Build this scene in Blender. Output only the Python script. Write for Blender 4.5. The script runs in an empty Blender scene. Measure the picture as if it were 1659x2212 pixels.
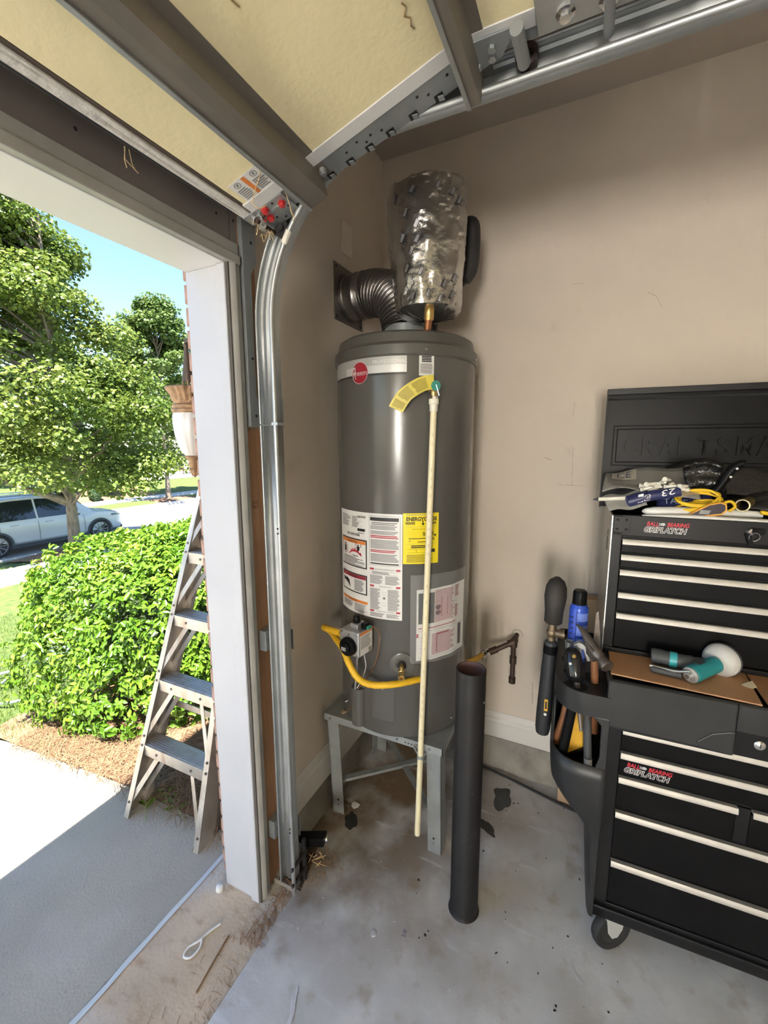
import bpy, bmesh, math, random
import numpy as np
from mathutils import Vector, Matrix, noise as mnoise
R = random.Random(7)
PI = math.pi
S = bpy.context.scene
COL = S.collection
rad = math.radians

# ------------------------------------------------------------------ camera, sky, sun, exposure
def setup():
    yaw, pitch, roll = rad(64.50), rad(8.87), rad(-0.085)
    f = Vector((math.sin(yaw)*math.cos(pitch), math.cos(yaw)*math.cos(pitch), -math.sin(pitch)))
    r = Vector((math.cos(yaw), -math.sin(yaw), 0)); u = r.cross(f)
    c, s = math.cos(roll), math.sin(roll)
    r, u = c*r+s*u, -s*r+c*u
    cam = bpy.data.cameras.new('camera'); co = bpy.data.objects.new('camera', cam); COL.objects.link(co)
    cam.sensor_fit = 'HORIZONTAL'; cam.sensor_width = 36; cam.lens = 926/1659*36
    cam.clip_start = .02; cam.clip_end = 500
    co.matrix_world = Matrix(((r.x, u.x, -f.x, 0), (r.y, u.y, -f.y, 0), (r.z, u.z, -f.z, 1.6), (0, 0, 0, 1)))
    S.camera = co
    w = bpy.data.worlds.new('sky'); S.world = w; w.use_nodes = True
    nt = w.node_tree; nt.nodes.clear()
    sky = nt.nodes.new('ShaderNodeTexSky'); sky.sky_type = 'NISHITA'; sky.sun_disc = False
    sky.sun_elevation = rad(62); sky.sun_rotation = rad(205); sky.air_density = 1.0; sky.dust_density = .1; sky.ozone_density = 3.0
    bg = nt.nodes.new('ShaderNodeBackground'); bg.inputs[1].default_value = .092
    out = nt.nodes.new('ShaderNodeOutputWorld')
    nt.links.new(sky.outputs[0], bg.inputs[0]); nt.links.new(bg.outputs[0], out.inputs[0])
    sun = bpy.data.lights.new('sun', 'SUN'); sun.energy = 6.5; sun.angle = rad(.53); sun.color = (1, .94, .84)
    so = bpy.data.objects.new('sun', sun); COL.objects.link(so)
    so.rotation_euler = Vector((.42, .235, -1)).to_track_quat('-Z', 'Y').to_euler()
    so.location = (-6, -3, 14)
    v = S.view_settings; v.view_transform = 'Standard'; v.look = 'None'; v.gamma = 1; v.use_curve_mapping = False
    v.exposure = 2.15
setup()

# ------------------------------------------------------------------ materials
MATS = {}
def mat(name, col, rough=.5, metal=0., var=.08, sc=6., bump=0., bsc=60., col2=None, spec=.5, coat=0., det=4.):
    if name in MATS: return MATS[name]
    m = bpy.data.materials.new(name); m.use_nodes = True; MATS[name] = m
    nt = m.node_tree; b = nt.nodes['Principled BSDF']
    b.inputs['Roughness'].default_value = rough; b.inputs['Metallic'].default_value = metal
    b.inputs['Specular IOR Level'].default_value = spec; b.inputs['Coat Weight'].default_value = coat
    tc = nt.nodes.new('ShaderNodeTexCoord')
    n = nt.nodes.new('ShaderNodeTexNoise'); n.inputs['Scale'].default_value = sc; n.inputs['Detail'].default_value = det
    nt.links.new(tc.outputs['Object'], n.inputs['Vector'])
    mx = nt.nodes.new('ShaderNodeMix'); mx.data_type = 'RGBA'
    c1 = [max(0, c*(1-var)) for c in col]; c2 = [min(1, c*(1+var)) for c in col] if col2 is None else col2
    mx.inputs[6].default_value = (*c1, 1); mx.inputs[7].default_value = (*c2, 1)
    mr = nt.nodes.new('ShaderNodeMapRange'); mr.inputs[1].default_value = .3; mr.inputs[2].default_value = .7
    nt.links.new(n.outputs['Fac'], mr.inputs[0]); nt.links.new(mr.outputs[0], mx.inputs[0])
    nt.links.new(mx.outputs[2], b.inputs['Base Color'])
    if bump:
        n2 = nt.nodes.new('ShaderNodeTexNoise'); n2.inputs['Scale'].default_value = bsc; n2.inputs['Detail'].default_value = 5
        nt.links.new(tc.outputs['Object'], n2.inputs['Vector'])
        bp = nt.nodes.new('ShaderNodeBump'); bp.inputs['Strength'].default_value = bump; bp.inputs['Distance'].default_value = .01
        nt.links.new(n2.outputs['Fac'], bp.inputs['Height']); nt.links.new(bp.outputs[0], b.inputs['Normal'])
    return m
def layer(m, col, sc, lo, hi, kind='noise', rough=None, stretch=None, centre=None, rad_=None):
    """mixes a further colour into a material where a noise / voronoi / distance mask says so"""
    nt = m.node_tree; b = nt.nodes['Principled BSDF']; inp = b.inputs['Base Color']; old = inp.links[0].from_socket
    tc = nt.nodes.new('ShaderNodeTexCoord'); src = tc.outputs['Object']
    if stretch:
        mp = nt.nodes.new('ShaderNodeMapping'); mp.inputs['Scale'].default_value = stretch
        nt.links.new(src, mp.inputs[0]); src = mp.outputs[0]
    if kind == 'noise':
        n = nt.nodes.new('ShaderNodeTexNoise'); n.inputs['Scale'].default_value = sc; n.inputs['Detail'].default_value = 6; o = n.outputs['Fac']
        nt.links.new(src, n.inputs['Vector'])
    else:
        n = nt.nodes.new('ShaderNodeTexVoronoi'); n.inputs['Scale'].default_value = sc; o = n.outputs['Distance']
        nt.links.new(src, n.inputs['Vector'])
    mr = nt.nodes.new('ShaderNodeMapRange'); mr.inputs[1].default_value = lo; mr.inputs[2].default_value = hi
    nt.links.new(o, mr.inputs[0]); fac = mr.outputs[0]
    if centre:
        d = nt.nodes.new('ShaderNodeVectorMath'); d.operation = 'DISTANCE'; d.inputs[1].default_value = centre
        nt.links.new(tc.outputs['Object'], d.inputs[0])
        m2 = nt.nodes.new('ShaderNodeMapRange'); m2.inputs[1].default_value = rad_; m2.inputs[2].default_value = rad_*.3
        nt.links.new(d.outputs['Value'], m2.inputs[0])
        mu = nt.nodes.new('ShaderNodeMath'); mu.operation = 'MULTIPLY'
        nt.links.new(fac, mu.inputs[0]); nt.links.new(m2.outputs[0], mu.inputs[1]); fac = mu.outputs[0]
    mx = nt.nodes.new('ShaderNodeMix'); mx.data_type = 'RGBA'; mx.inputs[7].default_value = (*col, 1)
    nt.links.new(old, mx.inputs[6]); nt.links.new(fac, mx.inputs[0]); nt.links.new(mx.outputs[2], inp)
    return m
def leafmat(name, c1, c2, c3, sc=2.5, rough=.35, trans=.35):
    if name in MATS: return MATS[name]
    m = mat(name, c1, rough, 0, 0, sc, col2=c2)
    layer(m, c3, sc*9, .52, .66)
    nt = m.node_tree; b = nt.nodes['Principled BSDF']; out = [n for n in nt.nodes if n.type == 'OUTPUT_MATERIAL'][0]
    t = nt.nodes.new('ShaderNodeBsdfTranslucent'); ms = nt.nodes.new('ShaderNodeMixShader'); ms.inputs[0].default_value = trans
    nt.links.new(b.inputs['Base Color'].links[0].from_socket, t.inputs[0])
    nt.links.new(b.outputs[0], ms.inputs[1]); nt.links.new(t.outputs[0], ms.inputs[2]); nt.links.new(ms.outputs[0], out.inputs[0])
    return m
def clearmat(name, tint=(.9, .92, .92), fac=.25, rough=.12):
    if name in MATS: return MATS[name]
    m = mat(name, tint, rough, 0, .05, 20, bump=.4, bsc=18)
    nt = m.node_tree; b = nt.nodes['Principled BSDF']; out = [n for n in nt.nodes if n.type == 'OUTPUT_MATERIAL'][0]
    t = nt.nodes.new('ShaderNodeBsdfTransparent'); ms = nt.nodes.new('ShaderNodeMixShader'); ms.inputs[0].default_value = fac
    nt.links.new(t.outputs[0], ms.inputs[1]); nt.links.new(b.outputs[0], ms.inputs[2]); nt.links.new(ms.outputs[0], out.inputs[0])
    return m

M_wall = mat('painted_drywall', (.62, .545, .465), .75, 0, .03, 3, bump=.06, bsc=160)
layer(M_wall, (.50, .43, .36), 5, .66, .80)
M_ceil = mat('ceiling_paint', (.46, .40, .34), .8, 0, .03, 3, bump=.08, bsc=120)
M_white = mat('white_trim_paint', (.62, .62, .62), .45, 0, .03, 4)
M_jamb = mat('jamb_paint', (.47, .485, .52), .5, 0, .03, 4)
M_base = mat('baseboard_paint', (.66, .64, .61), .45, 0, .04, 6)
M_stop = mat('weathered_stop_paint', (.31, .305, .285), .5, 0, .12, 9)
M_header = mat('taupe_header_paint', (.15, .13, .118), .55, 0, .06, 5)
M_lumber = mat('raw_lumber', (.30, .165, .085), .6, 0, .2, 4, bump=.1, bsc=30); layer(M_lumber, (.22, .11, .05), 3, .5, .75, stretch=(30, 30, .8))
M_black = mat('black_rubber', (.018, .017, .018), .6, 0, .2, 20)
M_floor = mat('garage_concrete', (.56, .58, .60), .5, 0, .10, 2.2, bump=.06, bsc=90, det=8)
layer(M_floor, (.70, .72, .745), 5.5, .52, .75); layer(M_floor, (.40, .385, .36), 3.1, .52, .72); layer(M_floor, (.42, .40, .37), 13, .55, .72)
layer(M_floor, (.16, .105, .06), 5, .22, .55, centre=(1.66, .95, 0), rad_=1.05); layer(M_floor, (.13, .10, .075), 9, .42, .75, centre=(1.22, .86, 0), rad_=.36)
layer(M_floor, (.85, .85, .86), 46, .055, .035, kind='v'); layer(M_floor, (.12, .12, .12), 23, .028, .018, kind='v')
layer(M_floor, (.64, .65, .68), 3.5, .62, .8, stretch=(6, 1.5, 1))
M_curb = mat('curb_concrete', (.27, .255, .225), .8, 0, .2, 9, bump=.25, bsc=50); layer(M_curb, (.12, .105, .085), 6, .52, .75)
M_thr = mat('threshold_concrete', (.54, .43, .315), .8, 0, .16, 5, bump=.2, bsc=90, det=8); layer(M_thr, (.55, .54, .51), 3.4, .5, .7); layer(M_thr, (.36, .25, .16), 6, .55, .75, stretch=(5, 2, 1))
M_drive = mat('driveway_concrete', (.41, .375, .315), .85, 0, .08, 3, bump=.2, bsc=120, det=8); layer(M_drive, (.33, .31, .28), 60, .62, .75); layer(M_drive, (.48, .45, .41), 2.2, .55, .75)
M_brick = mat('brown_brick', (.36, .22, .17), .85, 0, .25, 20, bump=.4, bsc=60)
M_mortar = mat('mortar', (.45, .40, .35), .9, 0, .1, 20, bump=.4, bsc=60)
M_foam = mat('yellow_foam_panel', (.78, .69, .43), .7, 0, .05, 4, bump=.12, bsc=55); layer(M_foam, (.70, .60, .36), 9, .58, .8)
M_galv = mat('galvanised_steel', (.44, .46, .465), .45, .8, .10, 12, bump=.03, bsc=80)
M_galvd = mat('grey_steel_stile', (.27, .29, .30), .5, .5, .08, 9)
M_strut = mat('shaded_strut_steel', (.20, .18, .155), .55, .55, .1, 7)  # brown-dark tone holds the shade of the floor-facing web
M_wgrain = mat('weathered_white_grain', (.62, .60, .57), .6, 0, .12, 6, bump=.6, bsc=40); layer(M_wgrain, (.36, .34, .32), 4, .5, .66, stretch=(2, 40, 40))
M_red = mat('red_bolt_paint', (.55, .03, .03), .4, 0, .1, 20)
M_hole = mat('dark_hole', (.01, .01, .01), .8, 0, 0, 1)
M_heater = mat('heater_grey_enamel', (.092, .089, .082), .22, 0, .03, 3, spec=.6)
M_heaterd = mat('heater_cap_grey', (.085, .082, .073), .33, 0, .04, 3)
M_label = mat('white_label', (.74, .73, .71), .35, 0, .02, 8)
M_silver = mat('silver_label', (.42, .42, .40), .35, .2, .05, 6)
M_yellow = mat('yellow_label', (.83, .68, .02), .4, 0, .03, 8)
M_tag = mat('yellow_tag', (.60, .50, .07), .45, 0, .08, 20)
M_ink = mat('black_ink', (.02, .02, .02), .5, 0, 0, 1)
M_ink2 = mat('grey_ink', (.22, .22, .22), .5, 0, 0, 1)
M_inkr = mat('red_ink', (.42, .02, .04), .5, 0, .05, 9)
M_inko = mat('orange_ink', (.70, .22, .05), .5, 0, .05, 9)
M_inkp = mat('wine_ink', (.30, .06, .10), .5, 0, .05, 9)
M_brand = mat('brand_red', (.30, .015, .03), .35, 0, .05, 9)
M_brass = mat('brass', (.62, .43, .17), .32, .9, .1, 20)
M_copper = mat('copper', (.42, .19, .09), .4, .9, .15, 15)
M_cpvc = mat('cream_cpvc', (.78, .70, .47), .38, 0, .05, 9)
M_cpvcw = mat('white_fitting', (.78, .74, .62), .4, 0, .05, 9)
M_hose = mat('yellow_gas_hose', (.80, .47, .02), .42, 0, .06, 30, bump=.25, bsc=300)
M_iron = mat('rusty_black_pipe', (.085, .055, .042), .55, .5, .3, 25, bump=.2, bsc=60)
M_chrome = mat('bright_steel', (.72, .72, .72), .2, 1, .05, 20)
M_alu = mat('cast_aluminium', (.50, .50, .49), .42, .8, .08, 25)
M_duct = mat('dark_metal_duct', (.27, .25, .24), .3, .9, .08, 12)
M_plate = mat('dark_vent_plate', (.20, .185, .17), .42, .7, .08, 12)
M_foil = mat('crumpled_foil', (.54, .53, .52), .2, .95, .1, 12, bump=.4, bsc=24)
M_stand = mat('stand_galvanised', (.34, .36, .36), .5, .55, .14, 14, bump=.05, bsc=90)
M_boll = mat('black_pipe_coat', (.011, .010, .011), .5, 0, .3, 7, bump=.12, bsc=70, spec=.35); layer(M_boll, (.06, .055, .06), 40, .68, .78)
M_bollin = mat('rusty_pipe_inside', (.13, .075, .075), .7, .2, .25, 12, bump=.2, bsc=60)
M_chest = mat('black_powder_coat', (.0055, .0055, .006), .36, 0, .15, 14, bump=.03, bsc=300, spec=.12)
M_chestm = mat('black_frame_paint', (.009, .009, .010), .4, 0, .15, 14, spec=.25)
M_plast = mat('black_moulded_plastic', (.017, .0178, .019), .42, 0, .2, 9, bump=.05, bsc=300)
M_handle = mat('brushed_handle', (.44, .42, .385), .46, .45, .05, 30)
M_board = mat('hardboard', (.46, .25, .12), .6, 0, .1, 5, bump=.05, bsc=60); layer(M_board, (.34, .17, .08), 7, .58, .8)
M_card = mat('cardboard', (.42, .29, .18), .8, 0, .06, 6)
M_teal = mat('teal_plastic', (.02, .26, .29), .35, 0, .08, 20)
M_grip = mat('dark_grey_grip', (.055, .058, .062), .6, 0, .1, 30)
M_pad = mat('grey_white_pad', (.52, .52, .50), .55, 0, .1, 14)
M_blue = mat('blue_can', (.035, .09, .52), .25, .1, .06, 12)
M_hsteel = mat('worn_tool_steel', (.20, .17, .15), .42, .75, .2, 30)
M_wood = mat('tool_wood', (.30, .13, .06), .55, 0, .25, 9)
M_ylw = mat('tool_yellow', (.75, .43, .04), .5, 0, .1, 9)
M_cord = mat('yellow_cord', (.78, .50, .02), .6, 0, .1, 40)
M_navy = mat('navy_pack', (.02, .025, .10), .35, 0, .1, 20)
M_wplast = mat('white_plastic', (.78, .77, .74), .4, 0, .04, 10)
M_cream = mat('cream_plastic', (.78, .75, .66), .5, 0, .1, 40)
M_mesh = mat('black_mesh_fabric', (.03, .027, .022), .8, 0, .3, 120, bump=.6, bsc=220)
M_clear = clearmat('clear_pouch', (.85, .86, .86), .16, .15)
M_pack = clearmat('clear_pack', (.62, .60, .55), .38, .2)
M_ladder = mat('ladder_aluminium', (.55, .51, .46), .45, .7, .14, 9); layer(M_ladder, (.40, .31, .25), 5, .5, .7, stretch=(4, 4, 1))
M_sconceb = mat('bronze_patina', (.36, .22, .12), .55, .25, .35, 35, bump=.2, bsc=80)
M_glassw = mat('ribbed_white_glass', (.74, .73, .70), .25, 0, .04, 8)
M_hedge = leafmat('hedge_leaf', (0.090, 0.205, 0.016), (0.180, 0.305, 0.027), (0.050, 0.120, 0.012), 3, .28, .3)
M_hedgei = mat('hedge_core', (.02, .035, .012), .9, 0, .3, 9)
M_maple = leafmat('maple_leaf', (0.101, 0.168, 0.023), (0.209, 0.258, 0.051), (0.044, 0.089, 0.018), .8, .45, .38)
M_tree2 = leafmat('far_leaf', (0.075, 0.142, 0.029), (0.164, 0.229, 0.059), (0.038, 0.077, 0.018), .7, .5, .35)
M_shrub = leafmat('shrub_leaf', (0.041, 0.085, 0.030), (0.080, 0.136, 0.050), (0.016, 0.041, 0.016), 1.5, .45, .2)
M_bark = mat('maple_bark', (.19, .155, .12), .85, 0, .2, 5, bump=.7, bsc=14); layer(M_bark, (.10, .08, .06), 5, .5, .7, stretch=(3, 3, .6))
M_grass = mat('lawn', (.06, .11, .02), .9, 0, .3, 9, bump=.5, bsc=70, col2=(.12, .17, .035), det=8)
M_blade = leafmat('grass_blade', (0.067, 0.126, 0.017), (0.126, 0.176, 0.034), (0.151, 0.160, 0.055), 5, .5, .3)
M_straw = mat('pine_straw', (.19, .10, .055), .8, 0, .3, 30, col2=(.28, .175, .095))
M_mulch = mat('straw_mulch', (.20, .10, .055), .9, 0, .3, 14, bump=.6, bsc=40, col2=(.28, .17, .10), det=8)
M_road = mat('street_asphalt', (.34, .33, .33), .9, 0, .06, 1, bump=.1, bsc=60)
M_walk = mat('sidewalk_concrete', (.50, .48, .45), .85, 0, .05, 3, bump=.1, bsc=80)
M_car = mat('white_car_paint', (.56, .58, .58), .22, 0, .01, 1, coat=.6)
M_carg = mat('dark_car_glass', (.015, .02, .022), .06, 0, .1, 2, spec=.8)
M_tyre = mat('tyre_rubber', (.02, .02, .02), .75, 0, .2, 20)
M_house = mat('cream_siding', (.74, .70, .62), .7, 0, .04, 1)
M_roof = mat('grey_shingle', (.20, .19, .18), .85, 0, .15, 3)
M_wood2 = mat('dry_stem', (.26, .15, .08), .8, 0, .2, 40)
M_dry = mat('dry_grass', (.60, .45, .24), .8, 0, .2, 40)
M_ghose = mat('garden_hose', (.20, .24, .24), .45, 0, .1, 20)
M_util = mat('utility_green', (.40, .46, .40), .6, 0, .06, 5)

# ------------------------------------------------------------------ mesh builder
def V3(p): return Vector(p)
class G:
    def __init__(s, xf=None): s.v = []; s.f = []; s.m = []; s.xf = xf
    def add(s, V, F, mi=0):
        o = len(s.v)
        s.v += [tuple(s.xf(*p)) if s.xf else tuple(p) for p in V]
        s.f += [tuple(i+o for i in f) for f in F]; s.m += [mi]*len(F); return s
    def box(s, x0, x1, y0, y1, z0, z1, mi=0):
        return s.add([(x, y, z) for x in (x0, x1) for y in (y0, y1) for z in (z0, z1)],
                     [(0, 1, 3, 2), (4, 6, 7, 5), (0, 4, 5, 1), (2, 3, 7, 6), (0, 2, 6, 4), (1, 5, 7, 3)], mi)
    def obox(s, c, a, b, d, mi=0):
        c, a, b, d = map(V3, (c, a, b, d))
        return s.add([c+i*a+j*b+k*d for i in (-1, 1) for j in (-1, 1) for k in (-1, 1)],
                     [(0, 1, 3, 2), (4, 6, 7, 5), (0, 4, 5, 1), (2, 3, 7, 6), (0, 2, 6, 4), (1, 5, 7, 3)], mi)
    def bar(s, p0, p1, w, h, up=(0, 0, 1), mi=0):
        p0, p1 = V3(p0), V3(p1); d = p1-p0; a = d.cross(V3(up))
        if a.length < 1e-6: a = d.cross(V3((1, 0, 0)))
        a.normalize(); b = a.cross(d).normalized()
        return s.obox((p0+p1)/2, d/2, a*w/2, b*h/2, mi)
    def ring(s, c, a, b, r, n): return [c+a*(r*math.cos(2*PI*i/n))+b*(r*math.sin(2*PI*i/n)) for i in range(n)]
    def tube(s, pts, r, n=10, caps=True, mi=0, closed=False):
        P = [V3(p) for p in pts]; k = len(P); rr = list(r) if hasattr(r, '__len__') else [r]*k
        T = []
        for i in range(k):
            t = (P[min(i+1, k-1)]-P[max(i-1, 0)]) if not closed else P[(i+1) % k]-P[i-1]
            T.append(t.normalized() if t.length > 1e-9 else V3((0, 0, 1)))
        a = T[0].orthogonal().normalized(); V = []
        for i in range(k):
            a = (a-T[i]*a.dot(T[i])); a = a.normalized() if a.length > 1e-6 else T[i].orthogonal().normalized()
            V += s.ring(P[i], a, T[i].cross(a), rr[i], n)
        F = [(i*n+j, i*n+(j+1) % n, (i+1)*n+(j+1) % n, (i+1)*n+j) for i in range(k-1) for j in range(n)]
        if closed: F += [((k-1)*n+j, (k-1)*n+(j+1) % n, (j+1) % n, j) for j in range(n)]
        elif caps: F += [tuple(range(n))[::-1], tuple((k-1)*n+j for j in range(n))]
        return s.add(V, F, mi)
    def cyl(s, p0, p1, r0, r1=None, n=20, caps=True, mi=0): return s.tube([p0, p1], [r0, r0 if r1 is None else r1], n, caps, mi)
    def lathe(s, prof, c=(0, 0, 0), ax=(0, 0, 1), n=32, mi=0, fn=None, caps=True):
        ax = V3(ax).normalized(); a = ax.orthogonal().normalized()
        if abs(ax.z) > .999: a = V3((1, 0, 0))
        b = ax.cross(a); c = V3(c); V = []
        for (r, z) in prof:
            for i in range(n):
                t = 2*PI*i/n; q = r*(fn(t, z) if fn else 1)
                V.append(c+ax*z+a*(q*math.cos(t))+b*(q*math.sin(t)))
        k = len(prof); F = [(i*n+j, i*n+(j+1) % n, (i+1)*n+(j+1) % n, (i+1)*n+j) for i in range(k-1) for j in range(n)]
        if caps: F += [tuple(range(n))[::-1], tuple((k-1)*n+j for j in range(n))]
        return s.add(V, F, mi)
    def ball(s, c, r, n=12, mi=0):
        rx, ry, rz = r if hasattr(r, '__len__') else (r, r, r); c = V3(c); V = []; k = n//2
        for i in range(k+1):
            p = -PI/2+PI*i/k
            for j in range(n):
                t = 2*PI*j/n; V.append(c+V3((rx*math.cos(p)*math.cos(t), ry*math.cos(p)*math.sin(t), rz*math.sin(p))))
        return s.add(V, [(i*n+j, i*n+(j+1) % n, (i+1)*n+(j+1) % n, (i+1)*n+j) for i in range(k) for j in range(n)], mi)
    def prism(s, poly, fn, d0, d1, mi=0):
        """polygon (a,b) swept from depth d0 to d1 by fn(a,b,d)"""
        n = len(poly); V = [fn(a, b, d0) for a, b in poly]+[fn(a, b, d1) for a, b in poly]
        return s.add(V, [tuple(range(n))[::-1], tuple(range(n, 2*n))]+[(i, (i+1) % n, n+(i+1) % n, n+i) for i in range(n)], mi)
    def sheet(s, fn, nu, nv, mi=0):
        V = [fn(i/nu, j/nv) for i in range(nu+1) for j in range(nv+1)]; w = nv+1
        return s.add(V, [(i*w+j, (i+1)*w+j, (i+1)*w+j+1, i*w+j+1) for i in range(nu) for j in range(nv)], mi)
    def build(s, name, mats, parent=None, smooth=None, bevel=0, kind=None, label=None, cat=None, group=None, fix=True, solid=0, base=None, local=False):
        o3 = V3((0, 0, 0)) if parent is None else V3(parent['_o']) if '_o' in parent else V3((0, 0, 0))
        if parent is None and base is not None: o3 = V3(base)
        o4 = o3
        if local: o3 = V3((0, 0, 0))
        me = bpy.data.meshes.new(name); me.from_pydata([tuple(V3(p)-o3) for p in s.v], [], s.f)
        mats = mats if isinstance(mats, (list, tuple)) else [mats]
        for m in mats: me.materials.append(m)
        if len(mats) > 1: me.polygons.foreach_set('material_index', s.m)
        if fix and len(s.f) < 60000:
            bm = bmesh.new(); bm.from_mesh(me); bmesh.ops.recalc_face_normals(bm, faces=bm.faces); bm.to_mesh(me); bm.free()
        if smooth is not None:
            me.polygons.foreach_set('use_smooth', [True]*len(me.polygons)); me.set_sharp_from_angle(angle=rad(smooth))
        ob = bpy.data.objects.new(name, me); COL.objects.link(ob)
        if parent is not None: ob.parent = parent; ob['_o'] = tuple(o4)
        elif base is not None: ob.location = o3; ob['_o'] = tuple(o3)
        if solid: md = ob.modifiers.new('thick', 'SOLIDIFY'); md.thickness = solid; md.offset = 0
        if bevel: md = ob.modifiers.new('bevel', 'BEVEL'); md.width = bevel; md.segments = 2; md.limit_method = 'ANGLE'; md.angle_limit = rad(40)
        tag(ob, label, cat, group, kind); return ob
def tag(o, label=None, cat=None, group=None, kind=None):
    if label: o['label'] = label
    if cat: o['category'] = cat
    if group: o['group'] = group
    if kind: o['kind'] = kind
    return o
def thing(name, loc, label, cat, group=None):
    o = bpy.data.objects.new(name, None); COL.objects.link(o); o.location = loc; o.empty_display_size = .05; o['_o'] = tuple(loc)
    return tag(o, label, cat, group)
def struct(name, g, m, **k): return g.build(name, m, kind='structure', **k)
def spl(pts, k=8):
    P = [V3(p) for p in pts]; P = [2*P[0]-P[1]]+P+[2*P[-1]-P[-2]]; o = []
    for i in range(1, len(P)-2):
        for j in range(k):
            t = j/k; a, b, c, d = P[i-1:i+3]
            o.append(.5*((2*b)+(c-a)*t+(2*a-5*b+4*c-d)*t*t+(3*b-a-3*c+d)*t**3))
    return o+[P[-2]]
TXT = {}
def textmesh(s, off=0.):
    key = (s, off)
    if key in TXT: return TXT[key]
    cu = bpy.data.curves.new('t', 'FONT'); cu.body = s; cu.resolution_u = 3; cu.offset = off
    ob = bpy.data.objects.new('t', cu); COL.objects.link(ob); dg = bpy.context.evaluated_depsgraph_get()
    me = bpy.data.meshes.new_from_object(ob.evaluated_get(dg))
    Vv = [(v.co.x, v.co.y) for v in me.vertices]; F = [tuple(p.vertices) for p in me.polygons]
    bpy.data.objects.remove(ob); bpy.data.curves.remove(cu); bpy.data.meshes.remove(me)
    x0 = min(v[0] for v in Vv); x1 = max(v[0] for v in Vv); y0 = min(v[1] for v in Vv); y1 = max(v[1] for v in Vv)
    TXT[key] = ([((x-x0)/(x1-x0), (y-y0)/(y1-y0)) for x, y in Vv], F, (x1-x0)/(y1-y0)); return TXT[key]
def text(g, s, fn, x0, y0, w, h=None, mi=0, ang=0., shear=0., bold=0., off=0.):
    """lettering laid into the box (x0,y0,w,h) of the surface fn(x,y)"""
    Vv, F, asp = textmesh(s, off); h = h or w/asp; c, sn = math.cos(ang), math.sin(ang)
    for dx, dy in (((0, 0),) if not bold else ((-bold, 0), (bold, 0), (0, bold), (0, -bold))):
        P = []
        for a, b in Vv:
            x = a*w+b*h*shear+dx; y = b*h+dy; P.append(fn(x0+x*c-y*sn, y0+x*sn+y*c))
        g.add(P, F, mi)
def rows(g, fn, x0, x1, y0, y1, n, mi=0, fill=.62, rag=.25, wl=(.006, .016)):
    """rows of tiny word-like dashes: print too small to read"""
    d = (y1-y0)/n
    for i in range(n):
        y = y1-(i+.5)*d; x = x0; end = x1-R.random()*rag*(x1-x0)
        while x < end:
            w = min(R.uniform(*wl), end-x)
            g.add([fn(x, y-d*fill/2), fn(x+w, y-d*fill/2), fn(x+w, y+d*fill/2), fn(x, y+d*fill/2)], [(0, 1, 2, 3)], mi); x += w+.002
def quad(g, fn, x0, x1, y0, y1, mi=0, n=1):
    g.sheet(lambda a, b: fn(x0+(x1-x0)*a, y0+(y1-y0)*b), n, 1, mi)
def frame(g, fn, x0, x1, y0, y1, t, mi=0, n=8):
    quad(g, fn, x0, x1, y1-t, y1, mi, n); quad(g, fn, x0, x1, y0, y0+t, mi, n); quad(g, fn, x0, x0+t, y0, y1, mi); quad(g, fn, x1-t, x1, y0, y1, mi)

# ------------------------------------------------------------------ the garage shell
g = G(); g.prism([(-4.4, -5.6), (2.02, -5.6), (2.02, .99), (1.06, .99), (1.06, .865), (-4.4, .865)], lambda a, b, d: (a, b, d), -.15, 0); FLOOR = struct('floor', g, M_floor, bevel=.004)
struct('ceiling', G().box(-4.5, 2.14, -5.7, 1.1, 2.915, 3.03), M_ceil)
WALLR = struct('wall_right', G().box(2.02, 2.14, -5.7, 1.09, .13, 2.915), M_wall)
WALLF = struct('wall_front', G().box(1.10, 2.02, .97, 1.09, .145, 2.915).box(-4.5, 1.10, .985, 1.09, 2.256, 2.915).box(-4.5, -3.9, .97, 1.09, 0, 2.915), M_wall)
g = G()
for pts, w in ((((0.072, 1.779), (0.076, 1.722)), .0012), (((0.068, 1.592), (0.063, 1.428)), .0010), (((0.114, 1.428), (0.009, 1.426)), .0012), (((0.183, 1.546), (0.150, 1.534)), .0015), (((-0.160, 2.177), (-0.189, 2.159), (-0.211, 2.117)), .0010), (((0.110, 2.247), (0.067, 2.244)), .0008), (((0.173, 0.368), (0.178, 0.475)), .0025)): 
    for (y0, z0), (y1, z1) in zip(pts, pts[1:]):
        l = math.hypot(y1-y0, z1-z0); ny, nz = -(z1-z0)/l*w, (y1-y0)/l*w; g.add([(2.0192, y0+ny, z0+nz), (2.0192, y0-ny, z0-nz), (2.0192, y1-ny, z1-nz), (2.0192, y1+ny, z1+nz)], [(0, 1, 2, 3)])
g.build('wall_scuff', mat('wall_scuff', (.42, .35, .285), .8, 0, .3, 40), WALLR, fix=False, kind='stuff')
struct('wall_left', G().box(-4.5, -4.4, -5.7, 1.09, 0, 2.915), M_wall)
struct('wall_back', G().box(-4.5, 2.14, -5.7, -5.6, 0, 2.915), M_wall)
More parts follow.
